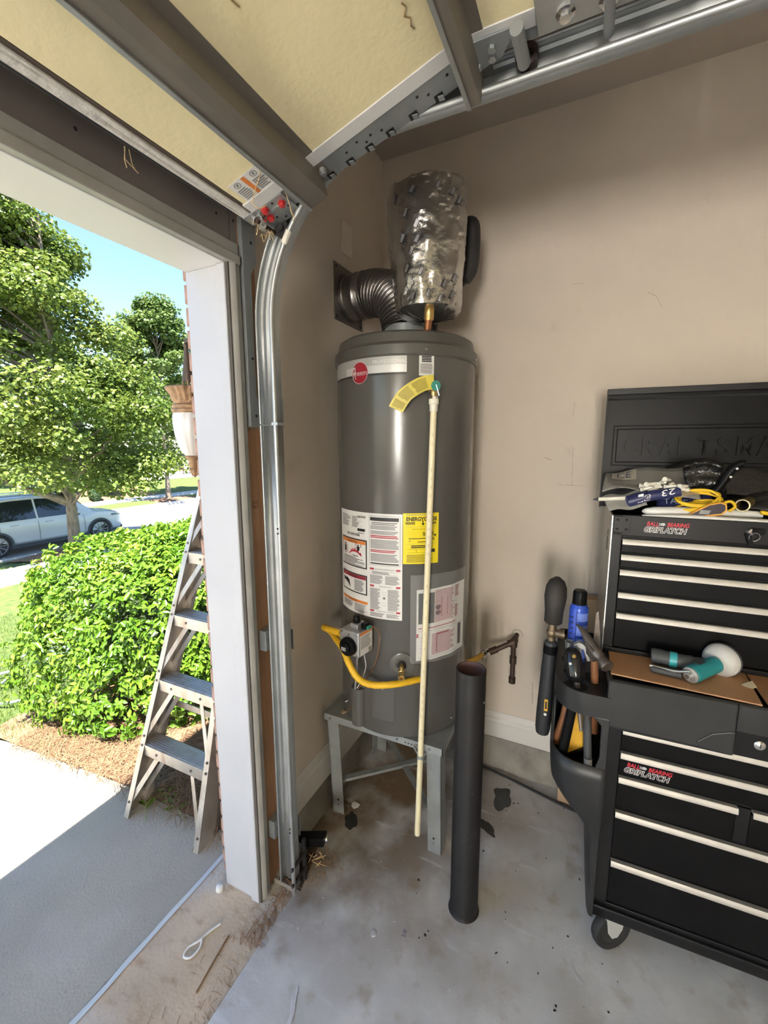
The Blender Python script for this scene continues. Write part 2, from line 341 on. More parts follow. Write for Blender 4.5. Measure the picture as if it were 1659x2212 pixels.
# concrete stem wall showing under the drywall, a little uneven at its foot
def curb(fn, L):
    g = G()
    prof = [(.13, .10), (0, .15), (0, .10), (-.004, .05), (-.022, .012), (-.03, 0), (.13, 0)]
    n = 24
    V = []
    for i in range(n+1):
        for a, z in prof: V.append(fn(i*L/n, a+(.006*mnoise.noise((i*.9, a*30, z*20)) if z < .09 and a < .1 else 0), z))
    k = len(prof); g.add(V, [(i*k+j, (i+1)*k+j, (i+1)*k+(j+1) % k, i*k+(j+1) % k) for i in range(n) for j in range(k)])
    return g
struct('trim_1', curb(lambda t, a, z: (2.0+a, .985-t, z), 4.0), M_curb, smooth=35)
struct('trim_2', curb(lambda t, a, z: (2.0-t, .985+a, z), .93), M_curb, smooth=35)
def skirting(fn, L):
    prof = [(0, .0), (-.014, 0), (-.014, .10), (-.010, .112), (-.011, .122), (-.006, .138), (-.003, .147), (0, .147)]
    k = len(prof); V = [fn(t, a, z) for t in (0, L) for a, z in prof]
    return G().add(V, [(j, k+j, k+(j+1) % k, (j+1) % k) for j in range(k)]+[tuple(range(k))[::-1], tuple(range(k, 2*k))])
struct('baseboard_right', skirting(lambda t, a, z: (2.02+a, .97-t, .133+z), 4.0), M_base)
struct('baseboard_front', skirting(lambda t, a, z: (2.006-t, .97+a, .15+z), .90), M_base)
# opening: white jamb of two boards, weathered stop moulding, dark strip painted as its edge shadow, lumber post, header
JAMB = struct('trim_3', G().box(.985, 1.05, 1.0, 1.125, -.02, 2.11), M_jamb, bevel=.002)
struct('trim_4', G().box(.979, 1.02, .966, 1.0, -.028, 2.11), M_jamb, bevel=.003)
g = G().box(.984, .990, .957, .966, -.035, 2.135); struct('trim_5', g, mat('edge_shadow_strip', (.09, .08, .07), .7))
prof = [(.990, .966), (.990, .955), (.996, .948), (1.004, .946), (1.010, .952), (1.013, .956), (1.030, .956), (1.030, .966)]
struct('trim_6', G().prism(prof, lambda a, b, d: (a, b, d), -.012, 2.135), M_stop, smooth=40)
LUMB = struct('trim_7', G().box(1.030, 1.10, .962, 1.0, -.0, 2.6), M_lumber)
g = G()
text(g, 'SPF  KD', lambda x, y: (1.043+x, .9612, 1.40+y), 0, .014, .026, .010); text(g, 'No.2', lambda x, y: (1.043+x, .9612, 1.40+y), 0, 0, .026, .010)
g.build('grade_stamp', M_ink, LUMB, fix=False)
struct('trim_8', G().box(-3.9, 1.0, .966, 1.125, 2.11, 2.15), M_white, bevel=.002)
struct('trim_9', G().box(-3.9, 1.024, .945, .966, 2.112, 2.137).box(-3.9, 1.026, .95, .966, 2.137, 2.142), M_stop, bevel=.004)
struct('trim_10', G().box(-3.9, 1.028, .956, .985, 2.142, 2.172), M_stop, bevel=.002)
HEAD = struct('trim_11', G().box(-3.9, 1.004, .962, .985, 2.172, 2.36).box(1.0065, 1.030, .962, .985, 2.135, 2.36), M_header)
g = G()
for x, z in ((.958, 2.225), (1.020, 2.232), (.6, 2.22), (.2, 2.225)): g.cyl((x, .9615, z), (x, .9625, z), .004, n=8)
g.build('nail_hole', M_hole, HEAD)
# outside brick veneer at the edge of the opening, one object per brick
EXT = struct('wall_exterior', G().box(1.0, 3.6, 1.09, 1.128, -.1, 3.0).box(1.0225, 3.6, 1.128, 1.168, -.06, 2.9), M_mortar)
bm0 = None
for i in range(43):
    for j in range(4):
        x0 = 1.0+(.1 if i % 2 else 0)+j*.205-(.1 if j and not i % 2 else 0)
        if j == 0: L = .095 if i % 2 == 0 else .195; x0 = 1.0215
        else: L = .195; x0 = 1.0215+(.105 if i % 2 == 0 else .205)+(j-1)*.205
        key = 'b%.3f' % L
        z = -.055+i*.0675
        if bm0 is None: bm0 = {}
        if key not in bm0:
            o = G().box(0, L, 0, .048, 0, .057).build('brick', M_brick, EXT, bevel=.004); bm0[key] = o
        else:
            o = bm0[key].copy(); COL.objects.link(o)
        o.location = (x0+R.uniform(-.0015, .0025), 1.128+R.uniform(0, .004), z)
# threshold strip, joint, driveway
THR = struct('trim_12', G().box(-4.4, 1.10, .865, 1.222, -.14, -.02), M_thr, bevel=.003)
g = G()
def caulk(t, a):
    y = 1.220+(a-.5)*.022+.003*mnoise.noise((t*40, 3, 1)); return (1.10-4.6*t, y, -.0165-.006*a+.0015*mnoise.noise((t*60, 7, a)))
g.sheet(lambda u, v: caulk(u, v), 120, 2); g.build('caulk_bead', M_white, THR)
def gz(x, y):
    """ground height: flat apron, falling lawn, street, rising lawn across"""
    P = ((0, -.03), (1.235, -.03), (2.0, -.06), (3.2, -.2), (4.8, -.6), (6.2, -.93), (9, -1.3), (11, -1.46), (13.4, -1.5), (15.0, -1.72), (15.3, -1.75), (23.6, -1.95), (25.4, -1.86), (27.2, -1.84), (33, -1.35), (38, -1.1), (60, -.75), (120, 1.2))
    for (a, b), (c, d) in zip(P, P[1:]):
        if y <= c: return b+(d-b)*(y-a)/(c-a)
    return P[-1][1]
def strip(x0, x1, y0, y1, nx, ny, dz=0, th=.0, amp=0):
    g = G(); f = lambda u, v: (x0+(x1-x0)*u, y0+(y1-y0)*v, gz(0, y0+(y1-y0)*v)+dz+amp*mnoise.noise((u*nx*.5, v*ny*.5, 0)))
    g.sheet(f, nx, ny)
    if th:
        n = nx*(0)+len(g.v); b = [(x, y, z-th) for x, y, z in g.v]; g.v += b
        ed = [(i*(ny+1)) for i in range(nx+1)]; ed2 = [(i*(ny+1)+ny) for i in range(nx+1)]; e3 = list(range(ny+1)); e4 = [nx*(ny+1)+j for j in range(ny+1)]
        for e in (ed, ed2, e3, e4):
            for a, b2 in zip(e, e[1:]): g.f.append((a, b2, b2+n, a+n)); g.m.append(0)
    return g
struct('driveway', strip(-4.6, 1.15, 1.237, 15.2, 4, 60, 0, .12), M_drive)
struct('lawn', strip(1.15, 60, 1.168, 15.2, 40, 90, -.015, 0, .02), M_grass, smooth=60)
struct('sidewalk', strip(1.15, 60, 11.45, 13.1, 30, 6, .02, .05), M_walk)
struct('street', strip(-30, 90, 15.4, 23.5, 60, 10, -.09, 0), M_road)
struct('trim_13', strip(-30, 90, 15.2, 15.45, 40, 2, .03, .2), M_walk)
struct('trim_14', strip(-30, 90, 23.35, 23.7, 40, 2, .05, .2), M_walk)
struct('lawn_across', strip(-30, 120, 23.6, 120, 70, 90, 0, 0, .12), M_grass, smooth=60)
struct('sidewalk_across', strip(-30, 90, 25.5, 27.0, 40, 4, .06, .05), M_walk)
# roof overhang that throws the shade line on the driveway
struct('eave', G().box(-6, 4, .9, 1.18, 2.95, 3.12), M_white)
struct('roof', G().add([(-6, 1.2, 3.1), (4, 1.2, 3.1), (4, -6, 5.4), (-6, -6, 5.4), (-6, 1.2, 3.2), (4, 1.2, 3.2), (4, -6, 5.5), (-6, -6, 5.5)],
       [(0, 3, 2, 1), (4, 5, 6, 7), (0, 1, 5, 4), (1, 2, 6, 5), (2, 3, 7, 6), (3, 0, 4, 7)]), M_roof)
# stains and litter on the slab
def blob(cx, cy, r, z, seed, n=22, sx=1., sy=1., ang=0.):
    g = G(); V = [(cx, cy, z)]
    for i in range(n):
        t = 2*PI*i/n; q = r*(1+.45*mnoise.noise((math.cos(t)*1.4+seed, math.sin(t)*1.4, seed*3)))
        a, b = q*sx*math.cos(t), q*sy*math.sin(t); V.append((cx+a*math.cos(ang)-b*math.sin(ang), cy+a*math.sin(ang)+b*math.cos(ang), z))
    return g.add(V, [(0, i+1, (i+1) % n+1) for i in range(n)])
M_oil = mat('oil_stain', (.03, .03, .03), .25, 0, .3, 30)
blob(1.805, .262, .052, .0012, 3, sx=1.25, sy=.8).build('oil_stain', M_oil, FLOOR, fix=False)
blob(1.40, .828, .030, .0012, 9, sx=1.5, sy=.9, ang=.5).build('oil_stain', M_oil, FLOOR, fix=False)
blob(1.62, .297, .030, .0012, 14, sx=1.7, sy=.7, ang=1.0).build('oil_stain', M_oil, FLOOR, fix=False)
M_soil = mat('dark_soil', (.055, .038, .026), .95, 0, .5, 40, bump=.6, bsc=90)
g = G().sheet(lambda u, v: (1.064+.20*u*(1-.25*v), .845+.10*v+.05*u, .001+(.012*math.sin(PI*u)*math.sin(PI*v)+.004*mnoise.noise((u*9, v*7, 2))*math.sin(PI*u)*math.sin(PI*v))), 16, 10); g.build('soil_drift', M_soil, FLOOR, smooth=60, fix=False, kind='stuff')
g = G()
for i in range(50):
    x, y, r = R.uniform(1.05, 1.95), R.uniform(-.2, .5), R.uniform(.0012, .0042)
    g.v, g.f, g.m, n0 = g.v, g.f, g.m, 0
    b = blob(x, y, r, .001, i*1.7, 8, sx=R.uniform(.7, 2), ang=R.uniform(0, 3)); g.add(b.v, b.f)
g.build('dark_speck', M_oil, FLOOR, fix=False, kind='stuff')
g = G()
for i in range(46):
    x, y, r = R.uniform(.7, 1.5), R.uniform(-.15, .8), R.uniform(.0007, .0024)
    b = blob(x, y, r, .001, i*2.3, 8, sx=R.uniform(.6, 2.4), ang=R.uniform(0, 3)); g.add(b.v, b.f)
g.build('paint_speck', M_white, FLOOR, fix=False, kind='stuff')
M_scuff = mat('white_scuff', (.60, .61, .66), .5, 0, .1, 40)
g = G()
def stroke(p0, p1, n, sp, wr):
    for i in range(n):
        P = spl([V3(p0).lerp(V3(p1), t)+V3((R.uniform(-sp, sp), R.uniform(-sp, sp), 0)) for t in (0, .3, .6, 1)], 5); w = R.uniform(*wr); z = .0011+.00025*i
        d = (V3(p1)-V3(p0)).normalized(); nx, ny = -d.y*w, d.x*w
        g.sheet(lambda u, v: (P[int(round(u*(len(P)-1)))].x+nx*(v-.5), P[int(round(u*(len(P)-1)))].y+ny*(v-.5), z), len(P)-1, 1)
stroke((.826, .686, 0), (.755, .656, 0), 9, .007, (.0015, .005)); stroke((1.24, -.050, 0), (1.203, -.080, 0), 5, .006, (.001, .003))
g.build('paint_scuff', M_scuff, FLOOR, fix=False, kind='stuff')
g = G()
text(g, 'wh', lambda x, y: (1.095-.6*y+.2*x, .462-.7*x-.3*y, .0012), 0, 0, .02, .014); text(g, 'B', lambda x, y: (1.095-.6*y+.2*x, .462-.7*x-.3*y, .0012), .012, -.022, .014, .016)
g.build('blue_mark', mat('blue_marker', (.08, .09, .22), .6), FLOOR, fix=False)
def chip(name, x, y, s, seed, m, lab, z=0):
    g = G(); b = blob(x, y, s, z+.0012, seed, 6); n = len(b.v); V = b.v+[(p[0], p[1], p[2]+.003+.003*mnoise.noise((p[0]*90, p[1]*90, 1))) for p in b.v]
    g.add(V, b.f+[tuple(i+n for i in f) for f in b.f]+[(i+1, (i+1) % 6+1, (i+1) % 6+1+n, i+1+n) for i in range(6)])
    return g.build(name, m, None, label=lab, cat='debris', base=(x, y, z))
chip('plaster_chip', 1.478, .848, .019, 2, M_white, 'white plaster chip lying on the slab behind the oil stain near the heater stand')
chip('paper_scrap', 1.055, .545, .010, 6, M_white, 'small white paper scrap on the open slab left of the black steel pipe')

# ------------------------------------------------------------------ overhead garage door, half way round its curve
def D(x, s, h): return (x, .843-.9549*s-.297*h, 2.205+.297*s-.9549*h)
def D2(x, s, h): return (x, .2915-s, 2.378-h)          # the sections already lying level
DOOR = thing('garage_door', (0, .843, 2.205), 'raised sectional garage door with yellow foam panels and grey steel struts', 'garage door')
def section(f, L, low):
    p = G(f).box(-3.8, .933, .004, L-.004, -.045, 0).build('panel', M_foam, DOOR, bevel=.003)
    G(f).box(.930, .966, .0, L, -.046, .0025).build('stile_cap', M_white, DOOR, bevel=.001)
    st = G(f).box(.966, 1.030 if low else .992, .0, L, -.046, .001).build('end_stile', M_galvd, DOOR, bevel=.001)
    return st
st = section(D, .575, True)
G(D).box(-3.8, 1.055, -.030, -.006, -.030, .004).build('bottom_rail', M_wgrain, DOOR, bevel=.003)
G(D).box(-3.8, .955, -.008, .002, -.012, -.002).build('rail_groove', mat('brown_groove', (.10, .075, .06), .8), DOOR)
g = G(); g.tube([D(-3.8, -.036, -.010), D(.93, -.036, -.010)], .0075, 10); g.build('bottom_seal', M_black, DOOR, smooth=60)
g = G(D).box(-3.8, .925, -.0475, -.0440, -.02, -.012); g.build('seal_lip', M_stop, DOOR)
def strut(f, s0, x1, name='strut', k=1.):
    w = .062*k
    pr = [(s0-.022*k, 0), (s0-.022*k, .002), (s0, .002), (s0+.004, .052), (s0+w*.5, .0535), (s0+w-.004, .052), (s0+w, .002), (s0+w+.022, .002), (s0+w+.022, 0), (s0+w-.002, 0), (s0+w-.006, .050), (s0+.006, .050), (s0+.002, 0)]
    o = G(f).prism(pr, lambda a, b, d: (d, a, b), -3.8, x1).build(name, M_strut, DOOR)
    G(f).box(-3.8, x1+.004, s0-.002, s0+.007, .040, .0565).build('strut_lip', M_galv, o, bevel=.001)  # outdoor light on the lip is put into its brighter steel
    return o
s1 = strut(D, .143, 1.008)
g = G(); g.cyl(D(.985, .216, .004), D(.985, .216, .014), .009, n=6); g.cyl(D(.985, .216, .014), D(.985, .216, .019), .006, n=10); g.build('bolt', M_galv, s1)
s2 = strut(D2, .002, 1.036, k=.52)
# bent tabs and punched holes in the end stile
for s in (.222, .279, .335, .392, .452, .515):
    t = G(D).box(1.012, 1.0305, s-.010, s+.010, .0008, .0022).build('slot', M_hole, st)
    G().obox(D(1.020, s+.004, .0075), V3(D(.007, 0, 0))-V3(D(0, 0, 0)), (V3(D(0, .006, .002))-V3(D(0, 0, 0))), (V3(D(0, -.0004, .001))-V3(D(0, 0, 0)))).build('bent_tab', M_galvd, st)
g = G()
for x, s in ((.992, .285), (.985, .318), (1.002, .336), (.992, .352), (1.000, .378), (.985, .475), (.998, .497), (.985, .545), (.995, .560)):
    g.cyl(D(x, s, .0005), D(x, s, .0018), .0032, n=8)
g.build('punched_hole', M_hole, st, kind='stuff')
# bottom fixture with red bolts, warning sticker, roller
B = G(D).prism([(.958, -.030), (1.040, -.030), (1.052, -.012), (1.052, .086), (1.040, .098), (.966, .098)], lambda a, b, d: (a, b, d), .002, .0055).build('bottom_bracket', M_galv, DOOR, bevel=.001)
for x, s in ((.978, .032), (1.009, .024), (.992, .078)):
    b = G(); b.lathe([(.0, 0), (.011, 0), (.011, .003), (.0075, .004), (.0075, .010), (0, .011)], D(x, s, .005), V3(D(0, 0, 1))-V3(D(0, 0, 0)), 8); b.build('red_bolt', M_red, B)
g = G()
for x, s in ((.975, .060), (.994, .018), (1.022, .036), (1.012, .085), (1.038, .055)): g.cyl(D(x, s, .0052), D(x, s, .0062), .0035, n=8)
g.build('punched_hole', M_hole, B)
G(D).box(.990, .996, .042, .068, .0055, .0065).build('bright_slot', M_chrome, B)
g = G(); g.lathe([(.012, -.006), (.016, -.006), (.016, .010), (.012, .010)], D(.985, .0, .018), (1, 0, 0), 16, caps=False); g.build('cable_pin_loop', M_chrome, B, solid=.002)
g = G(); g.cyl(D(.975, .0, .018), D(1.05, .0, .018), .0055, n=10); g.build('roller_stem', M_iron, B)
rl = G(); rl.lathe([(0, -.010), (.008, -.012), (.009, -.006), (.017, -.008), (.023, -.008), (.023, .008), (.017, .008), (.009, .006), (.008, .012), (0, .012)], (1.056, .816, 2.196), (1, 0, 0), 24)
rl.build('roller', M_black, DOOR, smooth=40)
L = G(D).box(.862, .931, .020, .112, .0005, .0012).build('warning_sticker', M_label, DOOR)
f2 = lambda x, y: D(x, y, .0016)
g = G(); fs = lambda a, b: D(.931-b*.069, .020+a*.092, .0016)
quad(g, lambda a, b: fs(a, b), .40, .52, .05, .95, 1); rows(g, lambda a, b: fs(a, b), .05, .36, .08, .62, 6, 0, wl=(.04, .12)); rows(g, lambda a, b: fs(a, b), .58, .94, .08, .62, 6, 0, wl=(.04, .12))
for c in (.2, .76):
    for i in range(20):
        t0, t1 = 2*PI*i/20, 2*PI*(i+1)/20
        q = lambda t, r: fs(c+r*math.cos(t)*.75, .8+r*math.sin(t))
        g.add([q(t0, .10), q(t1, .10), q(t1, .13), q(t0, .13)], [(0, 1, 2, 3)])
    quad(g, lambda a, b: fs(a, b), c-.03, c+.03, .74, .86, 0); quad(g, lambda a, b: fs(a, b), c-.02, c+.05, .85, .87, 0)
g.build('sticker_print', [M_ink2, M_inko], L, fix=False)
g = G()
for k, pts in enumerate((((.955, .118, .02), (.99, .10, .05), (1.01, .088, .02), (1.03, .08, .03), (1.045, .05, .03)), ((.86, .13, .004), (.885, .10, .008), (.905, .07, .006), (.93, .03, .012)), ((.86, .150, .003), (.87, .13, .01), (.875, .11, .004)), ((.925, .03, .01), (.945, .035, .02), (.965, .05, .008)))):
    P = spl([D(*p) for p in pts], 6); P = [p+V3((0, .002*mnoise.noise((i, k, 0)), .002*mnoise.noise((i, 3, k)))) for i, p in enumerate(P)]; g.tube(P, .0012, 5)
for i in range(26):
    a = V3(D(1.005+R.uniform(-.02, .02), -.005+R.uniform(-.014, .014), .02+R.uniform(-.012, .014))); b = a+V3((R.uniform(-.02, .02), R.uniform(-.02, .02), R.uniform(-.03, .015))); g.tube([a, (a+b)/2+V3((0, 0, .003)), b], .001, 4)
g.build('dried_grass', M_dry, DOOR, kind='stuff', fix=False)
g = G()
for x0, s0 in ((.30, -.06), (.66, -.065), (.12, -.06)):
    for i in range(3): g.tube([D(x0+R.uniform(-.008, .008), s0+.015, -.01), D(x0+R.uniform(-.005, .02), s0+.002, .006), D(x0+R.uniform(.0, .03), s0-.004, .010+R.uniform(0, .012))], .0008, 4)
g.build('hanging_straw', M_dry, DOOR, kind='stuff', fix=False)
g = G()
for (x0, s, n) in ((.30, .50, 8), (.56, .30, 7), (.80, .52, 6), (.12, .06, 6)):
    P = [D(x0+i*.011, s+.012*mnoise.noise((i*.8, x0*9, 2)), .0012) for i in range(n)]; g.tube(P, .0013, 4)
g.build('grime_thread', mat('grime', (.30, .20, .09), .8), DOOR, kind='stuff', fix=False)
# level sections with their hinges
for k in range(3):
    f = (lambda k: lambda x, s, h: D2(x, s+k*.58, h))(k); section(f, .578, False)
H = G(D2).prism([(.945, -.03), (1.015, -.03), (1.015, .035), (1.0, .080), (.965, .105), (.945, .105)], lambda a, b, d: (a, b, d), .002, .006).build('hinge', M_galvd, DOOR, bevel=.001)
for x, s in ((.975, .01), (1.003, .03), (.970, .065), (.992, .062)):
    g = G(); g.cyl(D2(x, s, .005), D2(x, s, .013), .008, n=6); g.build('bolt', M_galv, H)
g = G(); g.tube([(.925, .172, 2.352), (.985, .172, 2.358), (1.022, .172, 2.362)], .0125, 14); g.build('hinge_sleeve', M_galvd, H, smooth=40)
g = G(); g.cyl((1.015, .172, 2.361), (1.052, .172, 2.392), .005, n=10); g.build('roller_stem', M_chrome, H)
rl = G(); rl.lathe([(0, -.010), (.007, -.012), (.010, -.004), (.014, -.003), (.016, -.009), (.023, -.009), (.023, .008), (.016, .008), (0, .010)], (1.052, .172, 2.394), (1, 0, 0), 28)
rl.build('roller', mat('brown_roller', (.045, .028, .022), .45), DOOR, smooth=40)
P2 = G(D2).prism([(.88, .15), (.985, .15), (.985, .42), (.94, .42), (.92, .30), (.88, .28)], lambda a, b, d: (a, b, d), .004, .008).build('hinge_plate', M_galv, DOOR, bevel=.001)
for x, s in ((.955, .20), (.955, .34), (.962, .27)):
    g = G(); g.lathe([(0, 0), (.017, 0), (.017, .003), (.010, .005), (.010, .012), (0, .013)], D2(x, s, .008), (0, 0, -1), 12); g.build('bolt', M_chrome, P2)
g = G(); g.tube([(.90, .020, 2.352), (1.036, .020, 2.372)], .0095, 12); g.build('hinge_sleeve', M_galvd, P2, smooth=50)

# ------------------------------------------------------------------ track
def tpath():
    P = [(.855, .015)]+[(.855, .015+i*(1.935)/6) for i in range(1, 7)]
    P += [(.455+.40*math.cos(t), 1.95+.40*math.sin(t)) for t in [PI/2*i/18 for i in range(1, 19)]]
    return P+[(.455-.5*i, 2.35) for i in range(1, 5)]
TP = tpath()
def offset(P, d):
    o = []
    for i, (a, b) in enumerate(P):
        a0, b0 = P[max(i-1, 0)]; a1, b1 = P[min(i+1, len(P)-1)]; l = math.hypot(a1-a0, b1-b0); tx, ty = (a1-a0)/l, (b1-b0)/l
        o.append((a+ty*d, b-tx*d))        # +d = away from the room, towards wall / ceiling
    return o
def rail(P, prof):
    g = G(); k = len(prof); V = []
    lines = [offset(P, d) for x, d in prof]
    for i in range(len(P)):
        for j, (x, d) in enumerate(prof): V.append((x, *lines[j][i]))
    g.add(V, [(i*k+j, (i+1)*k+j, (i+1)*k+j+1, i*k+j+1) for i in range(len(P)-1) for j in range(k-1)])
    return g
def track(name, P, lab):
    t = thing(name, (1.07, P[0][0], P[0][1]), lab, 'track', None)
    prof = [(1.040, .003), (1.074, .0), (1.079, .006), (1.075, .020), (1.080, .034), (1.075, .05), (1.079, .064), (1.074, .070), (1.056, .068)]
    rail(P, prof).build('rail', M_galv, t, smooth=30, solid=.0018)
    g = G(); g.tube([(1.040, a, b) for a, b in P], .0072, 10); g.build('rolled_lip', M_galv, t, smooth=60)
    g = G(); g.tube([(1.054, a, b) for a, b in offset(P, .069)], .004, 8); g.build('rolled_lip', M_galv, t, smooth=60)
    return t
iv = 6
PV = TP[:5]+[(.855, 1.66)]
T1 = track('door_track', PV, 'vertical galvanised garage door track standing beside the white door jamb')
PH = [(.855, 1.664)]+TP[6:]
T2 = track('door_track', PH, 'curved galvanised garage door track bending up and running back under the ceiling')
for z in (.27, .285, 1.33, 1.345): G().cyl((1.0385-.008, .855, z), (1.0305-.001, .855, z), .0032, n=8).build('punched_hole', M_hole, T1)
for z in (.235, .955):
    b = G().box(1.040, 1.096, .932, .961, z-.035, z+.035).box(1.092, 1.096, .86, .95, z-.035, z+.035).build('jamb_bracket', M_galvd, T1, bevel=.001)
    g = G(); g.cyl((1.058, .932, z), (1.058, .928, z), .005, n=8); g.build('screw', M_iron, b)
fb = G(); fb.prism([(1.034, 1.655), (1.082, 1.655), (1.082, 1.74), (1.066, 1.745), (1.066, 2.10), (1.090, 2.14), (1.090, 2.25), (1.034, 2.25)], lambda a, b, d: (a, d, b), .945, .961)
fb = fb.build('flag_bracket', M_galvd, T2, bevel=.001)
for x, z in ((1.06, 1.69), (1.07, 2.19), (1.055, 1.86)): G().cyl((x, .9455, z), (x, .944, z), .0045, n=8).build('bolt_hole', M_hole, fb)
g = G().box(1.082, 1.088, .86, .962, 1.655, 1.74); g.build('track_clip', M_galv, fb)
G().box(1.030, 1.062, .840, .862, 1.659, 1.667).build('joint_sleeve', M_galv, T2)
g = G(); g.tube([(1.040, .70+.0*i, 2.252) for i in range(2)] if 0 else [(1.040, *TP[12]), (1.040, *TP[13])], .009, 10); g.build('tape_wrap', M_cream, T2, smooth=60)
for z in (1.625, 1.69):
    g = G(); g.lathe([(0, 0), (.008, 0), (.006, .004), (0, .005)], (1.086, .89, z), (-1, 0, 0), 10); g.build('carriage_bolt', M_galv, T1 if z < 1.66 else T2)
# safety sensor near the floor
SE = thing('door_sensor', (1.14, .90, 0), 'black safety beam sensor on a wire bracket near the floor by the track', 'sensor')
G().obox((1.165, .865, .115), (.020, .004, 0), (.014, -.055, .012), (-.003, -.002, .022)).build('body', M_chest, SE, bevel=.004)
g = G(); g.lathe([(0, 0), (.012, 0), (.012, .006), (.008, .010), (0, .012)], (1.182, .808, .126), (.2, -.9, .15), 14); g.build('lens', M_chrome, SE, smooth=50)
G().obox((1.105, .90, .125), (.02, .002, 0), (0, .03, 0), (0, 0, .003)).obox((1.085, .905, .19), (.002, 0, 0), (0, .012, 0), (0, 0, .075)).obox((1.12, .90, .065), (.03, .005, 0), (0, .02, 0), (0, 0, .003)).build('bracket', M_galvd, SE, bevel=.001)
g = G().obox((1.072, .852, .12), (.045, 0, 0), (0, .003, 0), (0, 0, .007)).obox((1.072, .852, .055), (.045, 0, 0), (0, .003, 0), (0, 0, .007)).obox((1.108, .857, .087), (.006, 0, 0), (0, .006, 0), (0, 0, .087)); g.build('clip', M_black, SE, bevel=.001)
g = G()
for i in range(14):
    a = V3((1.15+R.uniform(-.02, .02), .83+R.uniform(-.02, .02), .07+R.uniform(-.02, .02))); g.tube([a, a+V3((R.uniform(-.03, .03), R.uniform(-.03, .03), R.uniform(-.03, .01)))], .0009, 4)
g.build('caught_straw', M_dry, SE, kind='stuff', fix=False)
# dirt, needles drifted by the foot of the track
g = G()
for i in range(330):
    if i < 90: x, y = R.gauss(1.17, .05), R.gauss(.87, .05)
    elif i < 240: x, y = R.uniform(.86, 1.08), R.gauss(.90, .022)
    else: x, y = R.uniform(.55, .98), .875+abs(R.gauss(0, .05))
    z = .002 if y < .865 or x > 1.06 else -.018
    a = R.uniform(-.3, 1.9); l = R.uniform(.004, .018); c, s = math.cos(a)*l, math.sin(a)*l
    g.tube([(x-c, y-s, z), (x, y, z+R.uniform(.001, .006)), (x+c, y+s, z+R.uniform(0, .004))], .0009, 3)
tag(g.build('pine_needles', M_wood2, None, fix=False, base=(1.0, .9, 0)), kind='stuff')

# ------------------------------------------------------------------ water heater
HX, HY, HR = 1.614, .675, .267
HB = math.atan2(-HY, -HX)
def cp(th, z, r=HR): a = HB+rad(th); return (HX+r*math.cos(a), HY+r*math.sin(a), z)
def cf(off): return lambda th, z: cp(th, z, HR+off)
WH = thing('water_heater', (HX, HY, .495), 'tall grey tank water heater with labels standing on a steel stand in the corner', 'water heater')
g = G(); g.lathe([(.0, .496), (HR-.006, .496), (HR-.001, .503), (HR-.001, .512), (HR, .514), (HR, 1.90), (0, 1.90)], (HX, HY, 0), n=96); g.build('jacket', M_heater, WH, smooth=40)
g = G(); g.lathe([(0, 1.893), (HR+.004, 1.893), (HR+.0075, 1.899), (HR+.0075, 1.930), (HR+.001, 1.938), (HR-.004, 1.942), (HR-.010, 1.972), (HR-.022, 1.980), (0, 1.990)], (HX, HY, 0), n=96); CAP = g.build('top_cap', M_heaterd, WH, smooth=30)
for th, z in ((14.3, 1.912), (-76, 1.91), (70, 1.91)):
    g = G(); g.lathe([(0, 0), (.0045, 0), (.003, .003), (0, .0035)], cp(th, z, HR+.0072), V3(cp(th, 0, 1))-V3(cp(th, 0, 0)), 10); g.build('screw', M_chrome, CAP)
# brand band and badge
L = G(); quad(L, cf(.0008), -76, .9, 1.840, 1.894, 0, 24); L = L.build('brand_band', M_silver, WH, fix=False, smooth=60)
g = G(); quad(g, cf(.0014), -74, .9, 1.834, 1.8395, 0, 20); g.build('band_shadow_line', M_ink, L, fix=False)
g = G(); quad(g, cf(.0012), -52, .6, 1.842, 1.866, 0, 20); g.build('band_curve', mat('pale_silver', (.60, .60, .58), .35, .2), L, fix=False)
g = G(); text(g, 'PROFESSIONAL', cf(.0016), -24.5, 1.871, 25.5, .0115); g.build('lettering', M_label, L, fix=False)
sc = (HR+.002)*PI/180
g = G(); V = [cp(-36.2, 1.8465, HR+.0022)]; 
for i in range(48): t = 2*PI*i/48; V.append(cp(-36.2+7.7*math.cos(t), 1.8465+.0365*math.sin(t), HR+.0022))
g.add(V, [(0, i+1, (i+1) % 48+1) for i in range(48)]); BG = g.build('brand_badge', M_brand, WH, fix=False)
g = G()
for i in range(48):
    t0, t1 = 2*PI*i/48, 2*PI*(i+1)/48
    q = lambda t, k: cp(-36.2+7.7*k*math.cos(t), 1.8465+.0365*k*math.sin(t), HR+.0027)
    g.add([q(t0, .965), q(t1, .965), q(t1, 1.0), q(t0, 1.0)], [(0, 1, 2, 3)])
text(g, 'heem', cf(.003), -40.6, 1.8375, 11.0, .0175); text(g, 'R', cf(.003), -43.0, 1.826, 3.6, .040); text(g, 'l', cf(.003), -40.7, 1.8375, .5, .030)
g.build('badge_lettering', mat('badge_silver', (.72, .66, .62), .35, .1), BG, fix=False)
# small white notice
L = G(); quad(L, cf(.0008), 9.6, 20.7, 1.829, 1.897, 0, 4); L = L.build('notice_label', M_label, WH, fix=False)
g = G(); rows(g, cf(.0014), 11.5, 19.0, 1.872, 1.893, 4, fill=.75, rag=.1, wl=(.8, 2)); rows(g, cf(.0014), 10.4, 19.8, 1.836, 1.868, 9, 1, fill=.6, rag=.1, wl=(.4, 1.2)); g.build('label_print', [M_ink, M_ink2], L, fix=False)
